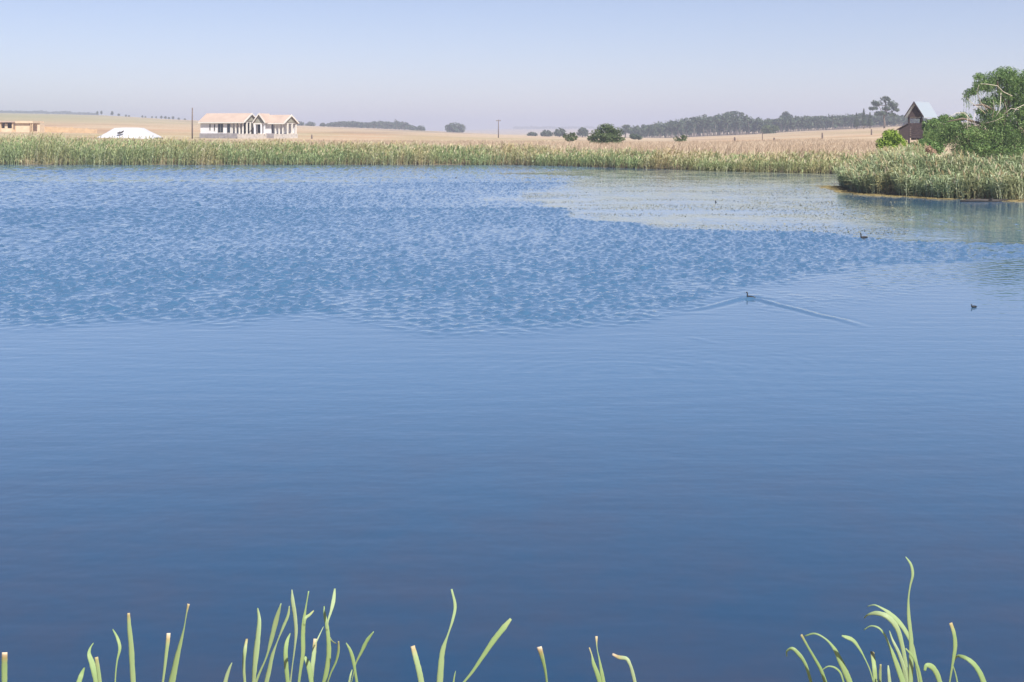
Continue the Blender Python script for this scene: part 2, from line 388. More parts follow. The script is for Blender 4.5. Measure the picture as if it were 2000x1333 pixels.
def keep_far(x, y):
    sd = shore_sd(x, y); wdt = np.interp(x, [-50, -10, 4, 20], [6.0, 4.2, 2.2, 2.0])
    return (sd > -.5+2.6*(fbm(x*.35, y*.2, 71)-.47)) & (sd < wdt) & (y > 48*K) & (x < 27) & (rng.uniform(0, 1, len(x)) < .35+.9*np.exp(-sd*.6)+.2)
px, py = scatter(rng, 100000, -54, 27, 50*K, 77*K, keep_far)
pat = fbm(px*.22, py*.3, 77); fine = fbm(px*1.3, py*1.3, 79)
H = topH(px)*(.66+.62*pat+.12*rng.normal(0, 1, len(px)).clip(-1.5, 1.5))
dry = np.clip(np.interp(px, [-50, -20, 0, 8, 14, 24], [.0, .10, .08, .2, .5, .42])+(pat-.47)*2.0+(fine-.47)*1.2, 0, 1)
sdp = shore_sd(px, py); dry = np.clip(dry+.35*smooth01((sdp-2.5)/2), 0, 1)
V, F, A = reeds(rng, px, py, np.maximum(ground_z(px, py), -.1), H, 6, .62, .042, dry, .22)
far_reeds = obj_np('reed_bed', V, F, M_reed, attrs=A)
tag(far_reeds, 'long belt of pale green reeds along the far shore of the pond', 'reeds', kind='stuff')
print('far reeds', len(px), len(F))
def keep_right(x, y):
    sd = shore_sd(x, y)
    return (sd > -.3+2.2*(fbm(x*.7, y*.4, 83)-.47)) & (sd < 2.6) & (x > 16) & (y < 47*K) & (y > 26*K) & (x < 36) & (x > 16.6+.5*fbm(x*2, y*.5, 5))
px, py = scatter(rng, 44000, 16, 36, 26*K, 47*K, keep_right)
pat = fbm(px*.45, py*.45, 87); fine = fbm(px*1.6, py*1.6, 89)
H = np.interp(px, [16, 18, 22, 24, 30], [.75, .95, 1.05, 1.25, 1.6])*(.62+.7*pat+.14*rng.normal(0, 1, len(px)).clip(-1.5, 1.5))
dry = np.clip(.10+(pat-.47)*1.6+(fine-.47)*1.3, 0, 1)
M_reed2 = mat_leaf('blue_reed_leaf', [(0, (.10,.15,.07)), (.35, (.26,.33,.17)), (.7, (.40,.48,.27)), (1, (.55,.61,.43))], .25, .6, .3, DRYS)
V, F, A = reeds(rng, px, py, np.maximum(ground_z(px, py), -.1), H, 9, .6, .034, dry, .14, .14, (-.12, -.05))
right_reeds = obj_np('reed_clump', V, F, M_reed2, attrs=A)
tag(right_reeds, 'tall blue-green reed stand on the near right point below the willow', 'reeds', kind='stuff')
print('right reeds', len(px), len(F))
# dry straw-coloured grass behind the reeds and over the near field
M_straw = mat_leaf('straw_grass', [(0, (.33,.235,.16)), (.5, (.50,.395,.285)), (1, (.62,.53,.41))], .3, .8, .15)
def grass(rng, px, py, H, k, spread, wd):
    N = len(px)*k; bx = np.repeat(px, k)+rng.normal(0, spread, N); by = np.repeat(py, k)+rng.normal(0, spread, N)
    h = np.repeat(H, k)*rng.uniform(.55, 1.15, N); b = np.stack([bx, by, ground_z(bx, by)-.02], 1)
    d = np.concatenate([rng.normal(0, .28, (N, 2))+np.array([.12, 0]), np.ones((N, 1))], 1)
    C = np.stack([b, b+d*np.array([.4, .4, 1])*h[:, None]*.55, b+d*h[:, None]], 1)
    a = rng.uniform(0, 6.28, N); S = unit(np.stack([np.cos(a)*.5+.7, np.sin(a)*.5, a*0], 1))
    v, q = ribbons(C, np.repeat(np.array([[1., .8, .3]]), N, 0)*wd, S)
    return v, q, {'rnd': np.repeat(rng.uniform(0, 1, N)*.6+.4*np.repeat(vnoise(px*.3, py*.1, 5), k), 6)}
def keep_straw(x, y):
    sd = shore_sd(x, y); t = x/y*FPX+1000
    return (sd > np.interp(x, [-40, 0, 10], [6, 3.6, 2.6])) & (t > -60) & (t < 1760) & (rng.uniform(0, 1, len(x)) < np.interp(y/K, [60, 90, 140], [1, .75, .25]))
px, py = scatter(rng, 40000, -75, 50, 50*K, 130*K, keep_straw)
tq = px/py*FPX+1000
Hs = np.interp(tq, [0, 500, 800, 1000, 1700], [.7, .7, .95, 1.15, 1.1])*(.7+.6*fbm(px*.2, py*.2, 91))*np.interp(py/K, [60, 90, 130], [1, .8, .45])
V, F, A = grass(rng, px, py, Hs, 4, .35, .055)
tag(obj_np('straw_grass', V, F, M_straw, attrs=A), 'pale dry straw grass covering the field behind the reeds', 'grass', kind='stuff')
print('straw', len(F))
# near bank where the photographer stands: cropped grass, out of view below the frame
px, py = scatter(rng, 2000, -5, 5, -1.5, 4.4, lambda x, y: x == x)
V, F, A = grass(rng, px, py, np.full(len(px), .12), 3, .04, .006)
M_turf = mat_leaf('bank_turf', [(0, (.10,.12,.04)), (1, (.28,.26,.12))], .25)
tag(obj_np('bank_grass', V, F, M_turf, attrs=A), 'short grass on the near bank under the camera', 'grass', kind='stuff')
# pondweed and litter floating in the calm water on the right
def keep_weed(x, y):
    t = x/y*FPX+1000; cn = np.interp(t, [880, 1030, 1150, 1300, 1600, 1760, 2100], [60, 32, 25.6, 23.8, 22.2, 21.2, 21])
    return (shore_sd(x, y) < -.15) & (y > K*(cn+.4)) & (t < 1780) & (t > 1020) & (rng.uniform(0, 1, len(x)) < smooth01((fbm(x*.16, y*.5, 61)-.42)*7)*.9+.03)
px, py = scatter(rng, 70000, 0, 24, 21*K, 58*K, keep_weed)
N = len(px); a = rng.uniform(0, 6.28, N); s = rng.uniform(.012, .05, N)
cs, sn = np.cos(a)*s, np.sin(a)*s; e = rng.uniform(.5, .9, N); z = rng.uniform(.006, .014, N); tl = rng.normal(0, .01, N)
V = np.stack([np.stack([px+cs, py+sn, z+tl], 1), np.stack([px-sn*e, py+cs*e, z], 1), np.stack([px-cs, py-sn, z-tl*.3], 1), np.stack([px+sn*e, py-cs*e, z], 1)], 1).reshape(-1, 3)
F = np.arange(4*N).reshape(-1, 4)
M_weed = mat_leaf('pondweed', [(0, (.12,.13,.07)), (.6, (.22,.22,.13)), (1, (.33,.31,.20))], .1, .45, .5)
tag(obj_np('floating_pondweed', V, F, M_weed, attrs={'rnd': np.repeat(rng.uniform(0, 1, N), 4)}), 'thin mat of grey-green pondweed floating on the calm right of the pond', 'pondweed', kind='stuff')
# broken reed stems and scum along the foot of the right-hand reed stand
def keep_lit(x, y):
    sd = shore_sd(x, y); return (sd < .1) & (sd > -.2-1.5*smooth01(fbm(x*.7, y*.7, 3)*3-1)) & (x > 16)
px, py = scatter(rng, 26000, 15, 34, 27*K, 42*K, keep_lit); N = len(px)
a = rng.normal(0, .5, N); L = rng.uniform(.08, .4, N); z = rng.uniform(.01, .04, N)
d = np.stack([np.cos(a), np.sin(a), rng.normal(0, .03, N)], 1)*L[:, None]; c = np.stack([px, py, z], 1)
V, F = ribbons(np.stack([c-d*.5, c, c+d*.5], 1), np.full((N, 3), .022), unit(np.stack([-np.sin(a), np.cos(a), a*0+.6], 1)))
M_lit = mat_leaf('reed_litter', [(0, (.07,.055,.025)), (.5, (.15,.115,.045)), (1, (.26,.21,.10))], .1, .8, .2)
tag(obj_np('reed_litter', V, F, M_lit, attrs={'rnd': np.repeat(rng.uniform(0, 1, N), 6)}), 'ochre broken stems floating along the foot of the right reed stand', 'litter', kind='stuff')

# ---------------------------------------------------------------- trees
M_bark = mat_solid('bark', (.16,.12,.09), .9, .35, 6, .5)
M_pale_bark = mat_solid('pale_bark', (.52,.47,.38), .85, .25, 6, .4)
M_far = mat_leaf('far_foliage', [(0, (.03,.05,.03)), (.5, (.055,.085,.045)), (1, (.10,.135,.07))], .2)
M_bush = mat_leaf('bush_foliage', [(0, (.035,.055,.015)), (.5, (.075,.11,.035)), (1, (.15,.19,.07))], .25)
M_willow = mat_leaf('willow_foliage', [(0, (.035,.08,.02)), (.45, (.12,.215,.055)), (.8, (.25,.36,.11)), (1, (.42,.5,.25))], .3, .5, .4)
M_lime = mat_leaf('lime_foliage', [(0, (.09,.15,.02)), (.5, (.25,.36,.045)), (1, (.42,.54,.10))], .35)
def leaf_cloud(rng, blobs, n, size, hole=.42, aspect=.6, up=.35, nscale=.9):
    """leaf-sized quads spread through overlapping lobes, thinned by noise so that gaps stay open"""
    blobs = np.array(blobs, float); vol = blobs[:, 3]*blobs[:, 4]*blobs[:, 5]; w = vol**.8/np.sum(vol**.8)
    idx = rng.choice(len(blobs), int(n*1.9), p=w); B = blobs[idx]
    d = unit(rng.normal(0, 1, (len(idx), 3))); r = rng.uniform(0, 1, len(idx))**.42
    c = B[:, :3]+d*r[:, None]*B[:, 3:6]*(1+rng.normal(0, .07, (len(idx), 1)))
    s0 = np.mean(blobs[:, 3:6])
    nn = vnoise(c[:, 0]/s0*2.4*nscale+c[:, 2]/s0*1.7, c[:, 1]/s0*2.4*nscale-c[:, 2]/s0*2.1*nscale, 13)
    k = np.where(nn > hole*rng.uniform(.6, 1.3, len(nn)))[0][:n]; c = c[k]; d = d[k]; N = len(c)
    nrm = unit(d*.6+rng.normal(0, .6, (N, 3))+np.array([0, 0, up])); t = unit(np.cross(nrm, rng.normal(0, 1, (N, 3)))); b = np.cross(nrm, t)
    s = size*rng.uniform(.6, 1.3, (N, 1))
    V = np.stack([c+t*s, c+b*s*aspect, c-t*s, c-b*s*aspect], 1).reshape(-1, 3)
    clump = vnoise(c[:, 0]/s0*4, c[:, 2]/s0*4+c[:, 1]/s0*3, 29)
    return V, np.arange(4*N).reshape(-1, 4), {'rnd': np.repeat(np.clip(.55*rng.uniform(0, 1, N)+.5*clump-.03, 0, 1), 4)}
def limbs(mb, rng, base, top, r, blobs, crooked=.06):
    base = np.array(base, float); top = np.array(top, float); L = np.linalg.norm(top-base)
    k = 6; pts = [base+(top-base)*i/(k-1)+rng.normal(0, crooked*L*.35, 3)*(0 < i)*np.array([1, 1, .2]) for i in range(k)]
    mb.tube(pts, [r*(1.25-.85*i/(k-1)) for i in range(k)], 8)
    for b in blobs:
        i = rng.integers(2, k-1); q = np.array(b[:3], float); p = pts[i]
        mid = (p+q)/2+np.array([0, 0, .12*np.linalg.norm(q-p)])
        mb.tube([p, mid, q], [r*.5, r*.33, r*.1], 6)
def make_tree(name, label, cat, base, blobs, n, size, leaf, bark=M_bark, r=.15, group=None, seed=1, hole=.42, aspect=.6, top=None):
    """base and blobs in world metres; blobs (x,y,z,rx,ry,rz)"""
    rng = np.random.default_rng(seed); base = np.array(base, float)
    root = empty(name, base); tag(root, label, cat, group)
    bl = np.array(blobs, float); bl[:, :3] -= base
    tp_ = np.array(top)-base if top is not None else np.array([np.mean(bl[:, 0]), np.mean(bl[:, 1]), np.max(bl[:, 2])])
    mb = MB(); limbs(mb, rng, (0, 0, -.15), tp_, r, bl); mb.build('trunk', bark, root, True)
    V, F, A = leaf_cloud(rng, bl, n, size, hole, aspect); obj_np('crown', V, F, leaf, root, A)
    return root
def blob(x, y, Yd, rx, ry, ryd=None):      # a lobe from its place in the photo, at a depth, radii in photo pixels
    p = P(x, y, Yd); s = Yd/1500; return (*p, rx*s, (ryd or rx)*s, ry*s)
def on_ground(x, Yd): X0 = (x-1000)/1500*Yd; return (X0, Yd*K, gz(X0, Yd*K)-.05)
# big rounded bush standing alone in the straw
make_tree('large_bush', 'large rounded dark green bush alone in the straw field', 'bush', on_ground(1184, 105),
          [blob(1184,252,105,18,11),(*P(1168,262,105),1.05,1.1,.75),(*P(1200,260,105),1.15,1.1,.85),blob(1212,272,105,9,5),blob(1157,271,105,11,7),blob(1184,268,104.5,28,9),blob(1184,278,104.5,31,6)], 5200, .13, M_bush, r=.12, seed=3, hole=.34)
make_tree('small_bush', 'small thin brownish bush left of the large rounded bush', 'bush', on_ground(1112, 112),
          [blob(1114,272,112,11,5),blob(1106,266,112,7,5),blob(1118,263,112,7,6),blob(1124,269,112,5,5)], 500, .14, M_bush, r=.06, seed=4, hole=.5)
make_tree('small_bush', 'low scrubby bush in the straw right of the large rounded bush', 'bush', on_ground(1330, 120),
          [blob(1329,274,120,13,4),blob(1320,270,120,6,3),blob(1336,268,120,9,4)], 400, .14, M_bush, r=.05, seed=5, hole=.5)
make_tree('small_bush', 'low dark bush just right of the large rounded bush', 'bush', on_ground(1239, 230),
          [blob(1239,267,230,10,5),blob(1248,269,230,7,4)], 500, .3, M_far, r=.08, seed=6)
# hazy tree left of the wooden pole
make_tree('round_tree', 'hazy blue-grey round tree standing left of the T-shaped pole', 'tree', on_ground(888, 620),
          [blob(888,247,620,14,8),blob(877,250,620,9,8),blob(900,251,620,10,9),blob(888,255,620,17,6)], 1600, .8, M_far, r=.5, seed=8, hole=.36)
# the group of rounded trees left of the large bush
for i, (x, y, rx, ry, lab) in enumerate(((1039,262,10,5,'leftmost small dome-shaped tree of the row left of the large bush'),
        (1067,260,13,8,'second dome-shaped tree in the row left of the large bush'),
        (1093,258,13,10,'widest dome-shaped tree in the middle of the row left of the large bush'),
        (1138,257,12,11,'dome-shaped tree peeping out close beside the large rounded bush'))):
    make_tree('dome_tree', lab, 'tree', on_ground(x, 420), [blob(x,y,420,rx*.75,ry*.75),blob(x-rx*.45,y+ry*.3,420,rx*.55,ry*.6),blob(x+rx*.45,y+ry*.25,420,rx*.6,ry*.65)],
              900, .5, M_far, r=.3, group='dome-shaped trees beyond the straw field', seed=20+i, hole=.34)
make_tree('round_tree', 'pointed tree rising at the left end of the right-hand wood', 'tree', on_ground(1222, 430),
          [blob(1222,253,430,10,9),blob(1226,247,430,5,4),blob(1214,259,430,9,6)], 900, .5, M_far, r=.3, seed=31)
make_tree('round_tree', 'dark blue-green round tree in front of the right-hand wood', 'tree', on_ground(1503, 360),
          [blob(1500,250,360,12,6),blob(1512,252,360,11,6),blob(1494,256,360,9,6),blob(1505,258,360,13,5),blob(1503,264,360,14,5)], 1600, .4, M_bush, r=.3, seed=32, hole=.32)
make_tree('emergent_tree', 'umbrella-crowned tree rising above the middle of the wood', 'tree', on_ground(1432, 470),
          [blob(1424,224,470,11,5),blob(1436,221,470,10,4),blob(1449,225,470,5,6),blob(1432,232,470,16,6)], 1300, .6, M_far, r=.4, seed=33)
make_tree('emergent_tree', 'small round-topped tree rising above the wood right of the umbrella-crowned one', 'tree', on_ground(1535, 460),
          [blob(1535,223,460,7,5),blob(1541,229,460,8,6),blob(1529,231,460,7,6)], 800, .55, M_far, r=.35, seed=34)
make_tree('tall_tree', 'tall hazy tree with open layered crown towering over the wood', 'tree', on_ground(1727, 300),
          [blob(1729,195,300,10,7),blob(1712,202,300,12,6),blob(1742,205,300,13,8),blob(1706,212,300,10,4),blob(1734,212,300,12,5),blob(1748,215,300,9,5),blob(1720,222,300,13,5),blob(1741,224,300,10,4)],
          3000, .33, M_far, r=.35, seed=35, hole=.5)
for i, (x, yt) in enumerate(((1687,214),(1673,222),(1699,221))):
    D = 330; b = on_ground(x, D); t = P(x, yt, D)
    make_tree('conifer', ('tallest narrow conifer', 'left narrow conifer', 'right narrow conifer')[i]+' at the right end of the wood', 'tree', b,
              [(b[0], D*K, b[2]+(t[2]-b[2])*f, 1.5*(1.08-f), 1.5*(1.08-f), (t[2]-b[2])*.13) for f in (.3, .42, .55, .68, .8, .9, .97)], 900, .35, M_far, r=.2, group='narrow conifers beside the tall tree', seed=40+i, hole=.25, top=t)
# skyline: tiny separate trees on the left hill, each its own copy
rng = np.random.default_rng(5)
V, F, A = leaf_cloud(rng, [(0,0,3.6,2.0,2.0,2.2),(.9,0,2.6,1.6,1.6,1.4),(-.9,.2,2.8,1.5,1.5,1.5)], 420, .42, .3)
crown_me = mesh_np('crown', V, F, A); crown_me.materials.append(M_far)
tb = MB().tube([(0,0,-.3),(.1,0,1.6),(0,.1,3.6)], [.3,.22,.1], 6).build('trunk', M_bark); trunk_me = tb.data; bpy.data.objects.remove(tb)
spots = [(190,.7,1.3),(198,.7,1.5),(219,.9,1.6),(232,.9,1.0),(246,.7,.8),(252,.7,.7),(278,.6,.9),(284,.6,.7),(297,.6,.8),(305,.5,.9),(315,.8,1.1),(323,.9,1.1),(330,.8,.9),(338,.9,1.2),(349,.8,.9),(361,.7,.8)]
for x, sx, sz in spots:
    b = on_ground(x, 720); e = empty('skyline_tree', (b[0], b[1], b[2]-.2), rng.uniform(0, 6)); e.scale = (sx*.75, sx*.75, sz*.52)
    tag(e, 'tiny separate tree dotted along the left skyline beyond the white mound', 'tree', 'tiny trees on the left skyline')
    for nm, me in (('trunk', trunk_me), ('crown', crown_me)): link(bpy.data.objects.new(nm, me), e)
for x, rx, ry, lab in ((586,9,5,'small round tree on the skyline just right of the white house'),(606,11,5,'broader skyline tree second to the right of the white house'),(630,6,4,'lone small skyline tree left of the long blue treeline'),(822,9,6,'small tree at the right end of the long blue treeline')):
    b = on_ground(x, 640); s = 640/1500; z0 = b[2]
    make_tree('skyline_tree', lab, 'tree', b, [(b[0],640*K,z0+ry*s*.9,rx*s*.8,rx*s*.8,ry*s),(b[0]+rx*s*.4,640*K,z0+ry*s*.6,rx*s*.6,rx*s*.6,ry*s*.6),(b[0]-rx*s*.4,640*K,z0+ry*s*.6,rx*s*.6,rx*s*.6,ry*s*.6)], 500, .6, M_far, r=.3, seed=50+x, hole=.3)
# woods that read as one mass: crowns and thin trunks in one object each
def wood(name, label, trees, leaf_n, leaf_s, seed, trunk_mat):
    rng = np.random.default_rng(seed); parts = []; mb = MB()
    for x, Yd, h, rr, bare in trees:
        X0 = (x-1000)/1500*Yd; Yd = Yd*K; z0 = gz(X0, Yd); zc = z0+h*(bare+(1-bare)*.5)
        bl = [(X0+rng.normal(0, rr*.3), Yd+rng.normal(0, rr*.3), zc+(i-.8)*h*(1-bare)*.3, rr*rng.uniform(.65, 1), rr*rng.uniform(.65, 1), h*(1-bare)*.3) for i in range(3)]
        parts.append(leaf_cloud(rng, bl, leaf_n, leaf_s, .36))
        mb.tube([(X0, Yd, z0-.3), (X0+rng.normal(0, .2), Yd, z0+h*.5), (X0+rng.normal(0, .4), Yd, z0+h*.85)], [h*.014+.08, h*.011+.06, .06], 5)
    V, F, A = merge(parts); nt = len(F); me = mesh_np(name, V, F, A); me.materials.append(M_far); o = link(bpy.data.objects.new(name, me))
    t = mb.build('trunks', trunk_mat, None); tm = t.data
    import bmesh
    bm = bmesh.new(); bm.from_mesh(me); n0 = len(bm.faces); bm.from_mesh(tm); bm.faces.ensure_lookup_table()
    for f in bm.faces[n0:]: f.material_index = 1
    bm.to_mesh(me); bm.free(); me.materials.append(trunk_mat); bpy.data.objects.remove(t); bpy.data.meshes.remove(tm)
    return tag(o, label, 'wood', kind='stuff')
rng = np.random.default_rng(11)
tr = []
for x in np.arange(1236, 1800, 3.2):
    for rowi, Yd0 in enumerate((425, 465, 510)):
        Yd = Yd0+rng.uniform(-14, 14); xx = x+rng.uniform(-4, 4)
        topy = np.interp(xx, [1230, 1300, 1370, 1420, 1450, 1475, 1520, 1600, 1700, 1800], [254, 243, 232, 228, 231, 238, 235, 231, 228, 232])+rng.normal(0, 2.2)
        z0 = gz((xx-1000)/1500*Yd, Yd*K); h = (EYE-(topy-HY)/1500*Yd)-z0
        if h > 3: tr.append((xx, Yd, h, rng.uniform(1.6, 2.6), .38 if rowi == 0 and rng.uniform() < .6 else .16))
wood('woodland', 'hazy grey-green wood with thin pale trunks on the right hill', tr, 95, .72, 3, mat_solid('wood_trunk', (.20,.16,.14), .9))
tr = []
for x in np.arange(642, 812, 2.6):
    for Yd0 in (690, 730):
        Yd = Yd0+rng.uniform(-12, 12); xx = x+rng.uniform(-2, 2)
        topy = np.interp(xx, [640, 660, 690, 710, 740, 770, 775, 790, 812], [243, 239.5, 239, 241.5, 238.5, 241, 237, 241, 249])+rng.normal(0, .7)
        z0 = gz((xx-1000)/1500*Yd, Yd*K); h = (EYE-(topy-HY)/1500*Yd)-z0
        tr.append((xx, Yd, max(h, 3), rng.uniform(1.6, 2.6), .12))
wood('treeline', 'long low blue-grey line of trees on the skyline right of the house', tr, 75, .8, 4, M_bark)
tr = []
for x in np.arange(-60, 192, 3.2):
    Yd = 1400+rng.uniform(-25, 25)
    topy = np.interp(x, [-60, 0, 60, 80, 100, 128, 145, 155, 185, 195], [217, 218, 218.5, 216.5, 219.5, 217, 221, 219.5, 223, 227])+rng.normal(0, .5)
    z0 = gz((x-1000)/1500*Yd, Yd*K); h = (EYE-(topy-HY)/1500*Yd)-z0
    tr.append((x, Yd, max(h, 4), rng.uniform(2.6, 4), .1))
wood('treeline', 'distant dark treeline along the skyline at the far left', tr, 70, 1.2, 6, M_bark)
tr = []
for x in np.arange(1005, 1230, 3.0):
    Yd = 2550+rng.uniform(-40, 40); tr.append((x, Yd, rng.uniform(5, 9), rng.uniform(4, 7), .1))
wood('treeline', 'faint thin treeline on the farthest hazy ridge behind the large bush', tr, 50, 2.2, 7, M_bark)

# willow at the right edge
wr = np.random.default_rng(77); D = 54.0
wb = on_ground(1952, D); willow = empty('willow_tree', wb); tag(willow, 'big willow with drooping pale branches at the right edge', 'tree')
def L(p): return np.array(p)-np.array(wb)
mb = MB()
mb.tube([L(wb)-(0,0,.2), L(P(1955,260,D)), L(P(1960,225,D)), L(P(1972,190,D)), L(P(1985,165,D))], [.34,.28,.22,.16,.08], 9)
for pts in ([(1958,240),(1940,215),(1920,205),(1900,206)],[(1962,222),(1990,200),(2030,190)],[(1965,205),(1950,180),(1948,160)],[(1957,262),(1910,240),(1880,232),(1850,238)],[(1956,255),(2000,240),(2050,236)]):
    q = [L(P(a, b, D+(i % 2)*.6-.5*i)) for i, (a, b) in enumerate(pts)]; mb.tube(q, list(np.linspace(.13, .035, len(q))), 7)
mb.build('trunk', M_bark, willow, True)
for pts, r0 in (([(1977,188),(1960,180),(1948,168),(1930,165),(1914,164)], .045), ([(1955,182),(1954,200),(1953,215),(1945,228)], .04), ([(1900,215),(1912,208),(1922,214)], .03),
            ([(1925,222),(1908,208),(1896,200),(1888,190)], .035), ([(1930,218),(1915,200),(1908,180),(1912,166)], .04), ([(1899,238),(1884,221),(1868,221),(1852,230)], .04),
            ([(1889,224),(1890,240),(1889,254)], .035), ([(1905,222),(1902,235),(1906,248)], .03), ([(1925,241),(1945,236),(1960,228)], .03), ([(1990,215),(1975,212),(1962,222)], .035), ([(2000,205),(1985,212),(1978,224)], .03),
            ([(1938,230),(1942,212),(1940,196)], .04), ([(1968,228),(1966,212),(1962,200)], .03)):
    q = [L(P(a, b, D-2.3-.15*i)) for i, (a, b) in enumerate(pts)]
    MB().tube(q, list(np.linspace(r0*.6, r0*.28, len(q))), 6).build('bare_branch', M_pale_bark, willow, True)
bl = [blob(1950,152,D,28,17),blob(1985,160,D,38,24),blob(1925,168,D,26,13),blob(2030,165,D,45,32),blob(1968,185,D,30,16),
      blob(1898,180,D,14,8),blob(1886,190,D,8,10),blob(1945,232,D,34,20),blob(1990,225,D,40,28),blob(2040,220,D,50,40),
      blob(1985,262,D,50,28),blob(1930,268,D,40,28),blob(1880,262,D,34,24),blob(2050,270,D,55,35),blob(1842,268,D,22,22),blob(1858,246,D,20,10),blob(1905,292,D,45,22),blob(1815,262,D,13,16),blob(1826,243,D,15,11),blob(1845,228,D,9,6),blob(1965,140,D,20,12),blob(1912,150,D,12,8),blob(1935,200,D,26,12),blob(1922,218,D,18,10),blob(1880,228,D,16,9),blob(2000,195,D,30,18),blob(1970,298,D,55,22)]
bl = [(*L(b[:3]), *b[3:]) for b in bl]
V, F, A = leaf_cloud(wr, bl, 70000, .085, .38, .34, .1, 1.3)
obj_np('crown', V, F, M_willow, willow, A)
# hanging strands of narrow leaves
parts = []
for k in range(1300):
    b = bl[wr.choice(len(bl), p=np.array([x[3] for x in bl])/sum(x[3] for x in bl))]
    a = wr.uniform(0, 6.28); s = np.array(b[:3])+np.array([math.cos(a)*b[3]*wr.uniform(.5, 1.05), math.sin(a)*b[4]*wr.uniform(.3, 1)-.3, b[5]*wr.uniform(-.2, .7)])
    Ln = wr.uniform(.5, 1.5); m = int(Ln/.05); t = np.linspace(0, 1, m); o = np.array([math.cos(a), math.sin(a)])*wr.uniform(.1, .4)
    c = np.stack([s[0]+o[0]*np.sqrt(t)*Ln*.5, s[1]+o[1]*np.sqrt(t)*Ln*.5, s[2]-t**1.3*Ln], 1)
    dirs = unit(np.stack([wr.normal(0, .55, m), wr.normal(0, .55, m), -np.ones(m)], 1)); ll = wr.uniform(.08, .15, m)[:, None]
    C = np.stack([c, c+dirs*ll*.5, c+dirs*ll], 1); v, q = ribbons(C, np.repeat(np.array([[.008, .024, .003]]), m, 0), unit(wr.normal(0, 1, (m, 3))*np.array([1, 1, .2])))
    parts.append((v, q, {'rnd': np.repeat(np.clip(wr.uniform(.2, .75)+wr.normal(0, .13, m), 0, 1), 6)}))
V, F, A = merge(parts); obj_np('hanging_strands', V, F, M_willow, willow, A)
print('strands', len(F))
make_tree('lime_shrub', 'bright lime-green rounded shrub left of the wooden hut', 'shrub', on_ground(1742, 52),
          [blob(1742,266,52,20,14),blob(1728,283,52,18,16),blob(1757,282,52,16,14),blob(1743,294,52,27,12)], 6500, .07, M_lime, r=.06, seed=61, hole=.38)
make_tree('dark_shrub', 'dark green shrub between the lime shrub and the willow', 'shrub', on_ground(1796, 50),
          [blob(1786,290,50,16,12),blob(1808,284,50,18,14),blob(1800,297,50,30,10),blob(1826,290,50,18,14)], 6500, .07, M_willow, r=.06, seed=62, hole=.4)
make_tree('dark_shrub', 'loose green bush hiding the right half of the wooden hut', 'shrub', on_ground(1826, 62),
          [blob(1811,246,62,10,14),blob(1824,240,62,13,9),blob(1842,234,62,13,8),blob(1818,266,62,15,18),blob(1840,262,62,20,20),blob(1860,240,62,16,12)], 9000, .08, M_willow, r=.07, seed=64, hole=.36)
make_tree('dry_shrub', 'small pinkish-tan dry shrub behind the right reed stand', 'shrub', on_ground(1815, 42),
          [blob(1813,291,42,8,7),blob(1820,298,42,10,9)], 700, .045, mat_leaf('rust_foliage', [(0, (.36,.24,.16)), (1, (.58,.44,.33))], .3), r=.03, seed=63, hole=.35)

# ---------------------------------------------------------------- white house (1 px = 0.1 m at 150 m)
M_white = mat_solid('white_plaster', (.66,.65,.67), .9, .05, .6)
M_trim = mat_solid('cream_trim', (.62,.59,.54), .7, .05, 2)
M_roof = mat_solid('sand_roof', (.42,.32,.26), .75, .10, .5)
M_plinth = mat_solid('grey_block', (.26,.24,.25), .95, .2, 2)
M_plinth2 = mat_solid('pale_block', (.46,.42,.38), .95, .2, 2)
M_gable = mat_solid('timber_gable', (.25,.24,.19), .9, .2, 2)
M_glass, n_, l_, b_ = new_mat('window_glass'); b_.inputs['Base Color'].default_value = (.02,.025,.035,1); b_.inputs['Roughness'].default_value = .12
M_dark = mat_solid('shade_and_debris', (.05,.045,.045), .9, .2, 2)  # colour of the veranda's painted shade and of the debris
ang = R(-15.5); Yh = 150.0*K
Xc = (475-1000)/FPX*Yh                     # front right corner of the long wing, where veranda posts stand
hz = EYE-(270-HY)*.1
house = empty('white_house', (Xc, Yh, hz), ang); tag(house, 'long white unfinished house with sand-coloured roofs and gabled verandas', 'house')
def wing(x0, x1, yF, dep, zf, ze, zr, name=''):
    """gabled volume along local x, front at yF, back yF+dep; floor zf, eave ze, ridge zr; gable end at x1"""
    oh = .45; ym = yF+dep/2; sl = (zr-ze)/(dep/2)
    A_ = np.array
    # two roof planes with thickness
    for s, nm in ((-1, 'roof'), (1, 'roof')):
        ye = yF-oh if s < 0 else yF+dep+oh; zev = ze-sl*oh
        MB().slab([(x0-.3, ye, zev), (x1+.35, ye, zev), (x1+.35, ym, zr), (x0-.3, ym, zr)], (0, 0, .14)).build(nm, M_roof, house)
        # barge boards on the gable end, fascia on the eave
        MB().slab([(x1+.352, ye, zev-.1), (x1+.352, ye, zev+.2), (x1+.352, ym, zr+.2), (x1+.352, ym, zr-.14)], (.08, 0, 0)).build('barge_board', M_trim, house)
        MB().box((x0-.3, ye-.06 if s < 0 else ye+.002, zev-.12), (x1+.34, ye-.002 if s < 0 else ye+.06, zev+.1)).build('fascia', M_trim, house)
    return ym, sl
zf, ze, zr = .9, 3.25, 4.75
LA, DA = 9.3, 6.0
ym, sl = wing(-LA, 0, 0, DA, zf, ze, zr)
MB().box((-LA, 0, zf), (-2.7, .22, ze-.002)).box((-LA, .222, zf), (-LA+.22, DA, ze-.002)).box((-LA+.222, DA-.22, zf), (-.3, DA, ze-.002)).build('wall', M_white, house)
MB().box((-2.92, .222, zf), (-2.7, DA-.222, ze-.002)).build('wall', M_white, house)
MB().box((-LA-.15, -.12, -.8), (-.95, DA+.1, zf-.003)).build('plinth', M_plinth, house)
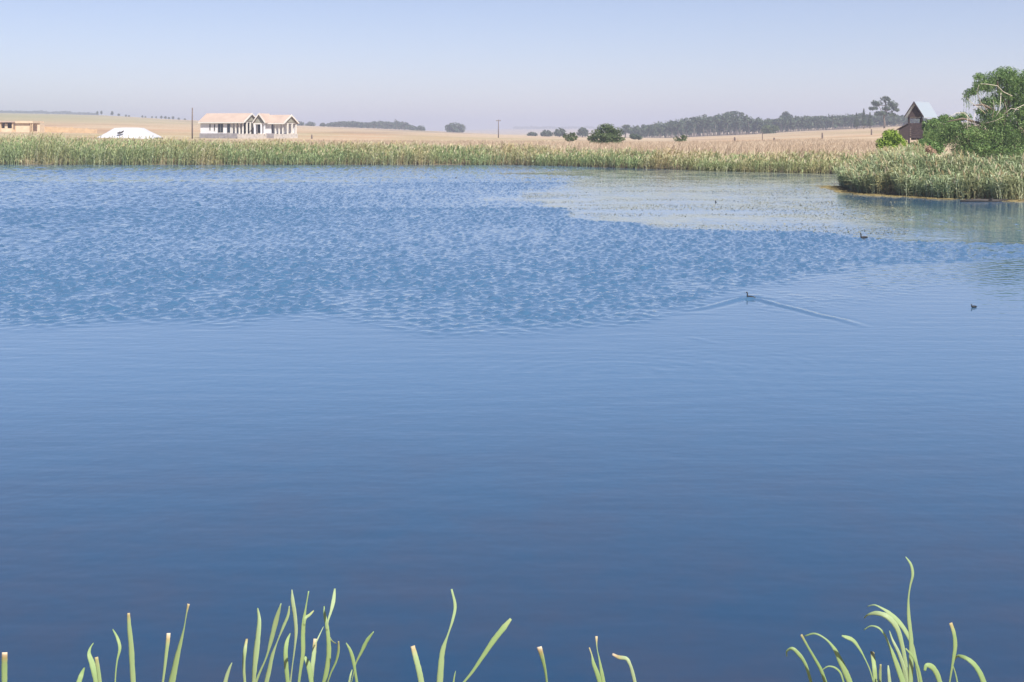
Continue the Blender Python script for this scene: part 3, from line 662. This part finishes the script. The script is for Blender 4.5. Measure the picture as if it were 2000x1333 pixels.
MB().box((-.948, -.6, -.8), (3.4, DA-.2, zf-.12)).build('plinth', M_plinth2, house)
MB().slab([(0, .25, ze+.02), (0, DA-.25, ze+.02), (0, ym, zr-.12)], (.12, 0, 0)).build('gable', M_gable, house)
MB().box((-2.6, -.02, ze-.22), (-.02, .18, ze-.01)).box((-.18, .182, ze-.22), (.02, DA-.18, ze-.01)).build('veranda_beam', M_trim, house)
def opening(x0, x1, z0, z1, y, name='window'):
    w = MB().box((x0, y-.05, z0), (x1, y-.004, z1)).build(name, M_trim, house)
    nn = max(1, round((x1-x0)/.55)); s = (x1-x0-.08)/nn
    for i in range(nn):
        MB().box((x0+.06+i*s, y-.058, z0+.06), (x0+.02+(i+1)*s, y-.052, z1-.06)).build('pane', M_glass, w)
opening(-7.35, -7.0, 1.5, 2.75, 0); opening(-6.35, -6.0, 1.35, 2.75, 0); opening(-5.5, -4.25, zf+.12, 2.85, 0, 'glazed_door'); opening(-3.5, -2.75, zf+.05, 2.85, 0, 'glazed_door')
for x in (-2.45, -1.65, -.85, -.12):
    MB().box((x-.13, -.03, zf-.1), (x+.13, .2, ze-.225)).build('veranda_column', M_trim, house)
for y in (1.5, 3.0, 4.5, 5.8):
    MB().box((-.13, y-.14, zf-.1), (.13, y+.14, ze-.225)).build('veranda_column', M_trim, house)
MB().box((-2.65, DA-.5, zf), (-.3, DA-.3, ze-.2)).build('shade_panel', M_dark, house)  # dark panel painted in for the shade at the veranda's back
# entrance gable between the wings, then the second wing farther right and back
yB = 3.4; x2a, x2b = 2.2, 6.9; DB = 6.0; zeB, zrB = ze-.2, zr-.3
ymB, slB = wing(1.0, x2b, yB, DB, zf, zeB, zrB)
MB().box((3.1, yB, zf), (4.3, yB+.22, zeB-.002)).build('wall', M_white, house)
MB().box((4.302, yB+.9, zf), (5.1, yB+1.1, zeB-.002)).build('wall', M_white, house)
MB().box((1.0, yB+DB-.22, zf), (x2b-.3, yB+DB, zeB-.002)).build('wall', M_white, house)
MB().box((5.102, yB+.222, zf), (5.3, yB+DB-.222, zeB-.002)).build('wall', M_white, house)
MB().box((3.402, yB-.2, -.8), (5.0, yB+DB, zf-.003)).build('plinth', M_plinth, house)
MB().box((5.002, yB-.25, -.8), (x2b+.3, yB+DB, zf-.10)).build('plinth', M_plinth2, house)
MB().slab([(x2b, yB+.25, zeB+.02), (x2b, yB+DB-.25, zeB+.02), (x2b, ymB, zrB-.12)], (.12, 0, 0)).build('gable', M_gable, house)
MB().box((5.1, yB-.02, zeB-.22), (x2b-.02, yB+.18, zeB-.01)).box((x2b-.18, yB+.182, zeB-.22), (x2b+.02, yB+DB-.18, zeB-.01)).build('veranda_beam', M_trim, house)
for x in (5.2, 6.0, x2b-.12): MB().box((x-.12, yB-.03, zf-.1), (x+.12, yB+.2, zeB-.225)).build('veranda_column', M_trim, house)
for y in (2.0, 4.0, 5.8): MB().box((x2b-.13, yB+y-.14, zf-.1), (x2b+.13, yB+y+.14, zeB-.225)).build('veranda_column', M_trim, house)
opening(5.5, 6.1, zf+.05, 2.7, yB+2.2, 'glazed_door')
# entrance gable: its ridge runs front to back
gx0, gx1, gy = 1.15, 3.7, yB-1.3; gm = (gx0+gx1)/2; gze, gzr = ze-.35, zr-.05
for s in (-1, 1):
    xe = gm+s*(gx1-gx0)/2*1.1
    MB().slab([(xe, gy-.3, gze), (gm, gy-.3, gzr), (gm, ymB, gzr), (xe, ymB, gze)], (0, 0, .13)).build('roof', M_roof, house)
    MB().slab([(xe, gy-.38, gze-.08), (xe, gy-.38, gze+.2), (gm, gy-.38, gzr+.2), (gm, gy-.38, gzr-.1)], (0, .07, 0)).build('barge_board', M_trim, house)
MB().slab([(gx0+.15, gy, gze+.05), (gx1-.15, gy, gze+.05), (gm, gy, gzr-.12)], (0, .1, 0)).build('gable', M_gable, house)
MB().box((gx0+.1, gy, gze-.2), (gx1-.1, gy+.2, gze+.03)).build('veranda_beam', M_trim, house)
for x in (gx0+.25, gm+.35, gx1-.25): MB().box((x-.14, gy-.01, zf-.15), (x+.14, gy+.22, gze-.202)).build('veranda_column', M_white, house)
MB().box((gx0, yB-.1, zf), (3.08, yB+.1, gze-.21)).build('wall', M_white, house)
opening(1.4, 2.2, zf+.05, 2.7, yB-.1, 'glazed_door')

# ---------------------------------------------------------------- low ochre building at the left edge, boundary wall, white mound
M_ochre = mat_solid('ochre_block', (.50,.36,.22), .95, .15, 1.2); M_och2 = mat_solid('pale_ochre', (.58,.46,.32), .95, .12, 1.2); M_brownd = mat_solid('shaded_opening', (.07,.04,.04), .9, .2, 2)
D = 165.0
def px(x, y): p = P(x, y, D); return p
b0 = px(0, 258); ob = empty('ochre_building', (b0[0], D*K, gz(b0[0], D*K)-.1)); tag(ob, 'low flat-roofed ochre building with dark openings at left edge', 'building')
o = np.array([b0[0], D*K, gz(b0[0], D*K)-.1])
def lb(x0, x1, y0, y1, d0, d1, nm, m): a = px(x0, y1)-o; c = px(x1, y0)-o; MB().box((a[0], d0, a[2]), (c[0], d1, c[2])).build(nm, m, ob)
lb(-70, 32, 237.5, 239.5, -.3, 6.3, 'roof', M_roof)
lb(31, 65, 237, 241, -.4, 6.3, 'roof', M_och2)
lb(-70, 2, 239.6, 262, 0, 6, 'wall', M_ochre); lb(23, 31, 239.6, 262, .003, 5.8, 'wall', M_ochre); lb(31.1, 58, 241.1, 262, .0, 5.9, 'wall', M_och2)
lb(2.1, 22.9, 251, 262, .05, .3, 'wall', M_och2); lb(2.1, 22.9, 239.6, 251, 1.2, 1.4, 'opening_shade', M_brownd)  # second one: dark panel standing in for the shade inside the opening
for x0, x1 in ((8, 13.5),): lb(x0, x1, 242, 250.9, .3, .5, 'pillar', M_och2)
for x0 in (60.5, 63.5): lb(x0, x0+1.2, 241.1, 262, -.3, .0, 'porch_post', M_ochre)
lb(26.5, 28.5, 242.5, 253, -.03, -.003, 'window', M_brownd); lb(72, 77, 244, 261, .2, 3, 'outhouse_wall', M_och2)
wallo = empty('boundary_wall', (px(85, 262)[0], (D+4)*K, gz(px(85, 262)[0], (D+4)*K)-.1)); tag(wallo, 'low sandy boundary wall running from the ochre building to the white mound', 'wall')
wo = np.array(wallo.location)
pts = [(80, 247.5), (110, 249), (140, 250), (170, 252), (188, 254)]
for (xa, ya), (xb, yb) in zip(pts[:-1], pts[1:]):
    pa = P(xa, ya, D+4)-wo; pb = P(xb, yb, D+4)-wo
    MB().slab([(pa[0], 0, -.3), (pb[0]-.004, 0, -.3), (pb[0]-.004, 0, pb[2]), (pa[0], 0, pa[2])], (0, .3, 0)).build('wall_panel', M_ochre, wallo)
    MB().box((pb[0]-.2, -.08, -.3), (pb[0]+.2, -.003, pb[2]+.15)).build('pier', M_ochre, wallo)
# white mound
D = 140.0
mr = np.random.default_rng(9); c0 = P(254, 268, D); zb = gz(c0[0], D*K)-.15
prof = [(200,268.5),(206,265),(214,260),(222,254),(228,250.5),(240,249.5),(262,249.5),(277,250),(286,255),(296,261),(304,266),(309,269)]
pxs = np.linspace(200, 309, 56); hts = np.maximum(EYE-(np.interp(pxs, [p[0] for p in prof], [p[1] for p in prof])-HY)/1500*D-zb, 0)
dv = np.linspace(-1, 1, 21); XX = np.repeat(((pxs-1000)/1500*D-c0[0])[None], 21, 0); DD = np.repeat((dv*3.4)[:, None], 56, 1)
ZZ = np.minimum(hts[None]*1.0, (1-np.abs(dv))[:, None]*3.4)*np.ones_like(XX)+(fbm(XX*.35, DD*.5, 3)-.47)*.22*(hts[None] > .2)*(np.abs(dv) < .99)[:, None]
i = np.arange(20)[:, None]*56+np.arange(55)[None]; F = np.stack([i, i+1, i+57, i+56], -1).reshape(-1, 4)
mound = obj_np('white_mound', np.stack([XX, DD, ZZ], -1).reshape(-1, 3), F, mat_solid('white_sand', (.43,.435,.46), .95, .06, .8), smooth=True)
mound.location = (c0[0], D*K, zb); tag(mound, 'flat-topped pale white heap of sand behind the reeds on the left', 'mound')
p = P(235, 259.5, D-1.8); mb = MB(); mb.tube([(-.5,0,.12),(0,0,.16),(.35,0,.3),(.6,.05,.55)], [.16,.2,.15,.1], 7); mb.tube([(-.1,.02,.1),(-.2,.1,.5)], [.05,.03], 6)
hb = mb.build('wheelbarrow_debris', M_dark); hb.location = (p[0], p[1], p[2]-.2); hb.name = 'debris_pile'; tag(hb, 'small dark debris lying on the front of the white mound', 'debris')

# ---------------------------------------------------------------- poles and posts
M_pole = mat_solid('weathered_pole', (.13,.10,.09), .9, .3, 5)
def pole(name, label, x, yt, D, arm=False, r=.13):
    b = on_ground(x, D); t = P(x, yt, D)[2]-b[2]; e = empty(name, b); tag(e, label, 'pole')
    MB().tube([(0,0,-.5),(0,0,t*.5),(0.02,0,t)], [r, r*.9, r*.75], 9).build('shaft', M_pole, e, True)
    if arm:
        MB().box((-.75,-.08,t-.45),(.75,.08,t-.27)).build('crossarm', M_pole, e)
        for xx in (-.65, .6): MB().tube([(xx,0,t-.28),(xx,0,t-.05)], [.06,.05], 8).build('insulator', mat_solid('insulator', (.5,.45,.42), .4), e)
    else:
        MB().tube([(0.02,0,t+.001),(0.02,0,t+.12)], [r*.85, r*.5], 9).build('cap', M_pole, e)
pole('utility_pole', 'tall plain dark pole beside the left end of the white house', 375.5, 212, 146, r=.14)
pole('utility_pole', 'T-shaped wooden utility pole alone in the middle of the field', 973.5, 234, 235, True, r=.16)
for x, y, D, h, lab in ((609,272,150,.9,'short dark post in the reddish earth right of the white house'),(1435,280,128,1.0,'short dark fence post farthest left on the right-hand slope'),
        (1512,279,130,.8,'low brown stump on the right-hand slope between two posts'),(1606,277,140,1.2,'dark fence post in the middle of the right-hand slope'),
        (1702,266,160,1.3,'dark fence post highest on the right-hand slope'),(1489,279,140,1.7,'slim grey post below the dark round tree')):
    b = on_ground(x, D); MBx = MB().tube([(0,0,-.3),(.02,0,h*.6),(0,.02,h)], [.16,.15,.12] if h < 1.5 else [.07,.07,.06], 7)
    po = MBx.build('fence_post', M_pole); po.location = b; tag(po, lab, 'post', 'posts in the dry field')

# ---------------------------------------------------------------- wooden hut on the right
M_board = mat_solid('hut_boards', (.036,.022,.022), .9, .3, 4); M_tin, n_, l_, b_ = new_mat('tin_roof')
b_.inputs['Base Color'].default_value = (.42,.47,.50,1); b_.inputs['Metallic'].default_value = .35; b_.inputs['Roughness'].default_value = .35
M_beam = mat_solid('hut_beam', (.03,.018,.02), .9, .3, 4)
D = 84.0; s = D/1500; cx0 = (1788-1000)/1500*D; hb0 = gz(cx0, D*K)
hut = empty('wooden_hut', (cx0, D*K, hb0)); tag(hut, 'dark brown wooden lookout hut with steep gable and shiny tin roof', 'hut')
def hx(x): return (x-1788)*s
def hz_(y): return EYE-(y-HY)*s-hb0
dep = 3.4; slope_dir = .75               # the ridge runs back and to the right
def sk(x, y, d): return (hx(x)+d*slope_dir, d, hz_(y))
# gable boards, each its own plank
xsb = np.linspace(1774, 1803, 9)
for i in range(8):
    a, b2 = xsb[i]+.15, xsb[i+1]-.15
    top = lambda q: 229-26*(1-abs(q-1788.5)/16.5)
    MB().slab([sk(a,229,0), sk(b2,229,0), sk(b2,top(b2)+1,0), sk((a+b2)/2,top((a+b2)/2)+1,0), sk(a,top(a)+1,0)], (0, .05, 0)).build('plank', M_board, hut)
for xe, s_ in ((1769.5, -1), (1807.5, 1)):
    MB().slab([sk(xe,230.5,-.35), sk(1788.5,200,-.35), sk(1788.5,200,dep), sk(xe,230.5,dep)], (0, 0, .07)).build('roof', M_tin, hut)
    MB().slab([sk(xe,231,-.42), sk(xe,227.5,-.42), sk(1788.5,198.2,-.42), sk(1788.5,202,-.42)], (0, .06, 0)).build('barge_board', M_beam, hut)
for x, d in ((1776,0),(1801,0),(1776,dep-.4),(1801,dep-.4)):
    q = sk(x,229,d); MB().box((q[0]-.09, q[1]+.06, -.2), (q[0]+.09, q[1]+.24, q[2]-.01)).build('corner_post', M_beam, hut)
for y0, y1 in ((241,244.5),(245,248.5),(249,252.5),(253,256.5),(257,260.5),(261,264.5),(265,270)):
    a = sk(1777.7,y1,0); c = sk(1799.3,y0,0); MB().box((a[0], .08, a[2]), (c[0], .13, c[2])).build('plank', M_board, hut)
a = sk(1775,230.4,0); c = sk(1802,232.2,0); MB().box((a[0], .0, c[2]), (c[0], .055, a[2])).build('beam', M_beam, hut)
MB().slab([sk(1777,241,.3), sk(1777,241,dep-.5), sk(1777,274,dep-.5), sk(1777,274,.3)], (.05, 0, 0)).build('side_wall', M_board, hut)
MB().slab([sk(1800,241,.3), sk(1800,241,dep-.5), sk(1800,274,dep-.5), sk(1800,274,.3)], (-.05, 0, 0)).build('side_wall', M_board, hut)
MB().slab([sk(1752.5,254,-.2), sk(1775,242,-.2), sk(1775,242,dep*.6), sk(1752.5,254,dep*.6)], (0, 0, .07)).build('lean_to_roof', M_board, hut)
MB().slab([sk(1755.5,254,0), sk(1774,244.5,0), sk(1774,274,0), sk(1755.5,274,0)], (0, .05, 0)).build('lean_to_wall', M_board, hut)
# ---------------------------------------------------------------- water birds
M_bird = mat_solid('dark_plumage', (.012,.012,.015), .6, .3, 20); M_bill = mat_solid('pale_bill', (.35,.33,.28), .5)
def bird(label, x, y, size, heading, neck=1.0, group='dark water birds on the pond'):
    wx, wy = W(x, y)
    e = empty('water_bird', (wx, wy, 0), heading); tag(e, label, 'bird', group)
    q = [(-.62,0,.16),(-.5,0,.13),(-.3,0,.12),(0,0,.11),(.25,0,.13),(.38,0,.22),(.40,0,.34+.06*neck),(.40,0,.42+.16*neck),(.44,0,.47+.2*neck),(.52,0,.47+.2*neck),(.57,0,.455+.2*neck)]
    r = [.02,.09,.17,.21,.18,.12,.075,.065,.085,.065,.025]
    MB().tube([tuple(size*v for v in p) for p in q], [size*v for v in r], 12).build('body', M_bird, e, True)
    z = .455+.2*neck
    MB().tube([(size*.56,0,size*z),(size*.66,0,size*(z-.02)),(size*.7,0,size*(z-.03))], [size*.022,size*.015,size*.004], 6).build('bill', M_bill, e, True)
    for s_ in (-1, 1):
        MB().tube([(size*.2,s_*size*.15,size*.16),(size*-.1,s_*size*.185,size*.17),(size*-.42,s_*size*.1,size*.18)], [size*.04,size*.06,size*.012], 8).build('wing', M_bird, e, True)
bird('dark water bird with raised neck sitting at the edge of the calm right water', 1687, 466, .21, R(190), .9)
bird('dark long-necked water bird drawing a V-shaped wake', 1466, 583, .15, R(150), 1.0)
bird('small dark water bird floating alone near the right edge', 1902, 601, .11, R(200), .0)
bird('tiny dark water bird far out left of the calm patch', 891, 348, .13, R(30), .5)
bird('tiny dark water bird beside the far calm streaks in mid-pond', 1084, 351, .13, R(170), .5)
bird('tiny dark water bird in the middle of the pale calm patch', 1398, 396, .14, R(100), 1.0)
# dark sodden branch at the foot of the reeds
a = W(1872, 394); b2 = W(1965, 392); lg = MB()
lg.tube([(0,0,.02),((b2[0]-a[0])*.3,.1,.05),((b2[0]-a[0])*.65,.0,.03),(b2[0]-a[0],b2[1]-a[1],.04)], [.05,.085,.08,.04], 9)
lg.tube([((b2[0]-a[0])*.5,0,.05),((b2[0]-a[0])*.58,-.1,.16)], [.03,.015], 6)
lo = lg.build('floating_branch', mat_solid('sodden_wood', (.03,.024,.02), .7, .3, 8, .4), None, True); lo.location = (a[0], a[1]-.25, 0)
tag(lo, 'dark sodden branch floating before the right reed stand', 'branch')

# ---------------------------------------------------------------- reed plants on the near bank
def blade_material():
    m, n, l, b = new_mat('fresh_blade')
    r = ramp(n, [(0, (.19,.30,.09)), (.5, (.26,.38,.15)), (1, (.36,.45,.26))]); l.new(attr(n, 'rnd'), r.inputs[0])
    u = attr(n, 'across'); tc = n.new('ShaderNodeTexCoord')
    rib = mth(n, l, 'SINE', mth(n, l, 'MULTIPLY', u, 46.0))
    c = mixc(n, l, mth(n, l, 'MULTIPLY_ADD', rib, .10, .12, clamp=True), r.outputs[0], (.42,.46,.28))
    t = noise(n, l, 30, 4, tc.outputs['Object']); c = mixc(n, l, mth(n, l, 'MULTIPLY_ADD', t.outputs[0], .8, -.36, clamp=True), c, (.38,.38,.16))
    tip = attr(n, 'tip'); cr = ramp(n, [(0, (.50,.46,.22)), (.35, (.50,.30,.14)), (.6, (.66,.52,.36)), (1, (.84,.78,.70))]); l.new(tip, cr.inputs[0])
    c = mixc(n, l, mth(n, l, 'MULTIPLY', tip, 1.6, clamp=True), c, cr.outputs[0])
    l.new(c, b.inputs['Base Color']); b.inputs['Roughness'].default_value = .45; b.inputs['Specular IOR Level'].default_value = .45
    bp = n.new('ShaderNodeBump'); bp.inputs['Strength'].default_value = .25; bp.inputs['Distance'].default_value = .002
    l.new(rib, bp.inputs['Height']); l.new(bp.outputs[0], b.inputs['Normal'])
    tr = n.new('ShaderNodeBsdfTranslucent'); l.new(c, tr.inputs[0]); mx = n.new('ShaderNodeMixShader'); mx.inputs[0].default_value = .22
    l.new(b.outputs[0], mx.inputs[1]); l.new(tr.outputs[0], mx.inputs[2]); l.new(mx.outputs[0], n['Material Output'].inputs[0])
    return m
M_blade = blade_material()
br = np.random.default_rng(15)
def catmull(Pn, m):                        # smooth curve through unevenly spaced points
    Pn = np.array(Pn, float); n = len(Pn); t = np.cumsum(np.r_[0, np.maximum(np.linalg.norm(np.diff(Pn[:, :3], axis=0), axis=1), 1e-5)])
    d = np.diff(Pn, axis=0)/np.diff(t)[:, None]; h = np.diff(t); M = np.empty_like(Pn); M[0] = d[0]; M[-1] = d[-1]
    for i in range(1, n-1): M[i] = (d[i-1]*h[i]+d[i]*h[i-1])/(h[i-1]+h[i])
    out = []
    for i in range(n-1):
        for u in np.linspace(0, 1, m, endpoint=False):
            out.append((2*u**3-3*u*u+1)*Pn[i]+(u**3-2*u*u+u)*h[i]*M[i]+(3*u*u-2*u**3)*Pn[i+1]+(u**3-u*u)*h[i]*M[i+1])
    out.append(Pn[-1]); return np.array(out)
def blade(root, pts, D, dry_tip=0.0, rooted=True):
    """pts: (x, y, width) up the blade as seen; D its distance; it leans a little in depth and runs on down to the soil"""
    rl = np.array(root.location); D = D+br.normal(0, .03); lean = br.uniform(-.005, .03); n = len(pts)
    q = []
    for i, (x, y, w) in enumerate(pts):
        f = i/(n-1); p = P(x, y, D+lean*f*f); q.append((*p, w*D/1500))
    if rooted:                             # below the frame: towards the plant's base
        x0, y0, z0, w0 = q[0]; bx, by, bz = rl+np.array([br.normal(0, .02), br.normal(0, .015), -.04])
        B0 = np.array([bx, by, bz]); P0 = np.array([x0, y0, z0]); tg = unit(P0-np.array(q[1][:3])); ctl = P0+tg*.45*np.linalg.norm(P0-B0)
        low = [(*((1-f)**2*B0+2*f*(1-f)*ctl+f*f*P0), w0*(.8+.2*f)) for f in (0, .22, .45, .68, .87)]
        q = low+q
    C = catmull(q, 5); Wd = np.maximum(C[:, 3]*.84*(1+br.normal(0, .035, len(C))), .0012); C = C[:, :3]; k = len(C)
    T = unit(np.gradient(C, axis=0)); yaw = br.uniform(-.3, .5)
    face = unit(np.array([math.sin(yaw), -math.cos(yaw), .35])); S = unit(np.cross(T, face)); Nn = np.cross(S, T)
    cols = np.array([-.5, -.25, 0, .25, .5]); dish = np.array([.06, .02, 0, .02, .06])
    V = C[:, None]+S[:, None]*(cols[None, :, None]*Wd[:, None, None])+Nn[:, None]*(dish[None, :, None]*Wd[:, None, None])*-1
    V = V.reshape(-1, 3)-rl
    i = np.arange(k-1)[:, None]*5+np.arange(4)[None]; F = np.stack([i, i+1, i+6, i+5], -1).reshape(-1, 4)
    s = np.cumsum(np.r_[0, np.linalg.norm(np.diff(C, axis=0), axis=1)]); dist = s[-1]-s
    tip = .7*dry_tip*np.clip(1-dist/.03, 0, 1)
    o = obj_np('leaf', V, F, M_blade, root, {'rnd': np.full(k*5, br.uniform(.15, .95)), 'across': np.tile(cols+.5, k), 'tip': np.repeat(tip, 5)}, True)
    sm = o.modifiers.new('thickness', 'SOLIDIFY'); sm.thickness = .0009
    return o
def plant(label, x, D, blades):
    X0 = (x-1000)/1500*D; e = empty('reed_plant', (X0, D*K, gz(X0, D*K))); tag(e, label, 'reed', 'reed plants on the near bank')
    for b in blades:
        pts, kw = (b, {}) if isinstance(b, list) else b
        blade(e, pts, D+kw.pop('dD', 0) if kw else D, **kw)
    return e
cut = {'dry_tip': 1.0}
plant('single cut reed blade with dry tip at the bottom left corner', 8, 1.9, [([(8.5,1333,13),(8.5,1300,13),(9,1275,12)], dict(cut))])
plant('short torn reed with a folded strip, left of the tall straight blade', 180, 1.95, [[(154,1333,12),(159,1318,10),(165,1304,3)], [(190,1333,15),(186,1316,15),(180,1296,13),(174,1276,8),(177,1265,4),(183,1256,2)], ([(195,1333,9),(192,1310,9),(188,1284,8)], {'dry_tip': .5})])
plant('straight broad reed blade with pale cut top beside a thin curved one', 258, 1.9, [[(225,1333,3),(226,1315,3),(229,1290,4),(234,1265,7),(229,1246,6),(220,1229,2)], ([(260,1333,12),(258,1300,12),(256,1262,12),(252,1220,9),(251,1198,6)], {'dry_tip': .6})])
plant('pair of reed blades, one cut short and one with a long thin tip', 330, 1.85, [([(318,1333,5),(321,1310,6),(325,1275,8),(328,1250,9),(329,1237,9)], dict(cut)), ([(335,1333,17),(339,1315,15),(346,1282,12),(354,1250,7),(360,1224,3),(364,1200,3),(368,1180,6)], {'dry_tip': .7})])
plant('dense tuft of many reed blades left of centre at the bottom', 560, 1.9, [
    [(440,1333,9),(444,1318,8),(449,1304,5),(453,1295,2)], ([(478,1333,6),(476,1300,7),(479,1265,8),(482,1248,5)], {'dry_tip': .5, 'dD': .1}),
    [(495,1333,9),(497,1305,12),(500,1275,14),(504,1240,12),(506,1210,9),(503,1188,3)], ([(500,1333,6),(507,1315,5),(520,1285,4),(530,1250,9),(540,1210,11),(549,1179,2)], {'dD': .12}),
    ([(520,1333,11),(525,1312,10),(532,1280,8),(541,1255,3),(553,1225,6),(563,1200,6),(565,1184,2)], {'dD': -.08}), [(562,1333,9),(559,1300,10),(558,1270,10),(561,1252,8),(567,1237,2)],
    ([(567,1333,4),(571,1300,3),(576,1260,5),(578,1235,8),(576,1205,9),(571,1170,8),(570,1152,2)], {'dD': .06}), ([(584,1333,6),(587,1310,7),(592,1275,10),(592,1240,10),(594,1210,8),(597,1190,4),(603,1155,3)], {'dD': -.05}),
    ([(594,1222,5),(597,1207,7),(604,1202,6),(613,1193,3)], {'rooted': False, 'dD': -.05, 'dry_tip': .3}), ([(608,1333,10),(610,1305,10),(613,1280,10),(616,1248,9)], {'dry_tip': .9, 'dD': .04}),
    [(609,1333,12),(605,1310,12),(600,1292,10),(595,1283,6)], ([(614,1262,4),(622,1245,3),(632,1224,1.5)], {'rooted': False, 'dD': .04}),
    [(633,1333,10),(638,1310,11),(642,1280,11),(641,1245,9),(638,1220,8),(634,1200,6),(633,1184,2)], ([(638,1232,4),(641,1212,4),(646,1196,6),(651,1175,9),(654,1150,4)], {'rooted': False}),
    ([(640,1333,3),(646,1315,4),(656,1293,5),(661,1270,6),(661,1253,3)], {'dry_tip': .4, 'dD': -.06}), ([(642,1243,4),(648,1252,3),(657,1258,2)], {'rooted': False})])
plant('forked pair of slim reed blades right of the dense tuft', 694, 1.95, [[(697,1333,6),(694,1315,6),(690,1290,8),(683,1268,6),(676,1256,2)], ([(690,1318,2),(695,1297,3),(706,1274,7),(718,1250,8),(730,1234,2)], {'dD': .03}), [(682,1333,5),(685,1318,4),(688,1308,2)]])
plant('short upright reed blade with reddish dry tip right of the forked pair', 822, 1.9, [([(823,1333,13),(818,1308,13),(812,1285,12),(806,1262,10)], {'dry_tip': .75})])
plant('tall S-curved reed blade standing alone at bottom centre', 860, 1.88, [[(859,1333,15),(861,1305,14),(865,1270,11),(875,1240,4),(884,1212,6),(889,1187,7),(882,1151,4)], [(886,1333,4),(888,1320,3),(890,1311,1)]])
plant('broad reed blade slanting right at bottom centre', 912, 1.92, [([(906,1333,5),(920,1316,6),(942,1284,9),(965,1250,12),(985,1225,12),(998,1209,6)], {'dry_tip': .2})])
plant('short stubby reed blade with pale cut top right of the slanting blade', 1068, 1.9, [([(1068,1333,5),(1065,1310,6),(1060,1288,9),(1053,1264,12)], dict(cut))])
plant('two thin dark reed blades with white tips right of centre', 1172, 1.95, [([(1172,1333,11),(1166,1314,10),(1159,1295,8),(1156,1280,3),(1151,1265,3)], {'dry_tip': .6}), ([(1179,1333,9),(1175,1312,8),(1171,1290,4),(1166,1265,2),(1165,1243,6)], {'dry_tip': .8})])
plant('reed blade sharply bent to the left with dry white end', 1240, 1.9, [([(1240,1333,8),(1236,1316,8),(1230,1297,7),(1225,1288,8),(1208,1284,8),(1196,1278,5)], dict(cut))])
plant('curling reed tuft at the left of the lower right clump', 1610, 1.92, [[(1584,1333,7),(1579,1315,7),(1572,1295,7),(1560,1278,9),(1547,1267,7),(1537,1272,4),(1537,1283,2)], ([(1612,1333,9),(1605,1312,8),(1590,1284,6),(1576,1260,5),(1565,1240,5)], {'dry_tip': .5}),
    [(1660,1333,14),(1652,1314,14),(1640,1288,12),(1628,1265,7),(1612,1248,4),(1592,1238,4),(1571,1243,3)], [(1648,1333,5),(1640,1312,5),(1630,1304,4),(1618,1302,3),(1606,1309,2)]])
plant('tall arching reed clump with one high twisted blade at lower right', 1765, 1.9, [
    [(1706,1333,3),(1699,1308,3),(1690,1288,3),(1678,1266,6),(1665,1250,9),(1653,1245,8),(1644,1242,3)], ([(1710,1333,11),(1708,1305,11),(1704,1273,10)], {'dry_tip': .5}), ([(1719,1333,6),(1719,1315,6),(1720,1298,4)], {'dry_tip': .4}),
    [(1764,1333,15),(1757,1312,13),(1745,1280,10),(1736,1258,5),(1728,1240,5),(1715,1226,4),(1702,1223,3),(1687,1231,2)], [(1770,1333,10),(1764,1302,9),(1755,1275,8),(1743,1250,5),(1737,1232,2)],
    ([(1772,1333,10),(1769,1300,10),(1762,1260,10),(1748,1220,12),(1730,1203,12),(1710,1198,9),(1694,1202,4),(1688,1208,2)], {'dD': .06}), ([(1796,1333,9),(1790,1295,9),(1778,1250,10),(1760,1220,12),(1740,1200,10),(1722,1188,5),(1708,1182,3),(1694,1185,2)], {'dD': .1}),
    ([(1779,1333,12),(1780,1290,12),(1780,1250,11),(1775,1200,9),(1775,1165,4),(1778,1145,4),(1783,1120,7),(1779,1102,6),(1769,1088,2)], {'dD': -.08}), ([(1799,1333,8),(1794,1308,7),(1784,1284,6),(1769,1267,3)], {'dD': -.1}), [(1738,1333,9),(1736,1312,7),(1735,1300,3)]])
plant('short folded reed blade right of the tall arching clump', 1828, 1.9, [[(1836,1333,12),(1829,1314,13),(1819,1302,12),(1810,1300,9),(1806,1311,6)]])
plant('cut upright reed blade crossed by one arching to the right', 1885, 1.9, [([(1855,1333,4),(1859,1308,5),(1863,1285,8),(1866,1262,10),(1863,1235,9),(1857,1217,8)], {'dry_tip': .6}), [(1922,1333,14),(1914,1314,13),(1900,1295,11),(1885,1285,9),(1872,1282,7),(1864,1290,4)], [(1870,1333,4),(1866,1315,3),(1861,1300,3)]])

# ---------------------------------------------------------------- haze in the air
hm = bpy.data.materials.new('haze'); hm.use_nodes = True; n = hm.node_tree.nodes; n.remove(n['Principled BSDF'])
pv = n.new('ShaderNodeVolumePrincipled'); pv.inputs['Density'].default_value = .0005; pv.inputs['Color'].default_value = (.64,.70,.88,1); pv.inputs['Anisotropy'].default_value = .2
hm.node_tree.links.new(pv.outputs[0], n['Material Output'].inputs['Volume'])
hz0 = MB().box((-7300,-2800,-4), (7300,7800,64)).build('haze', hm); tag(hz0, kind='stuff')
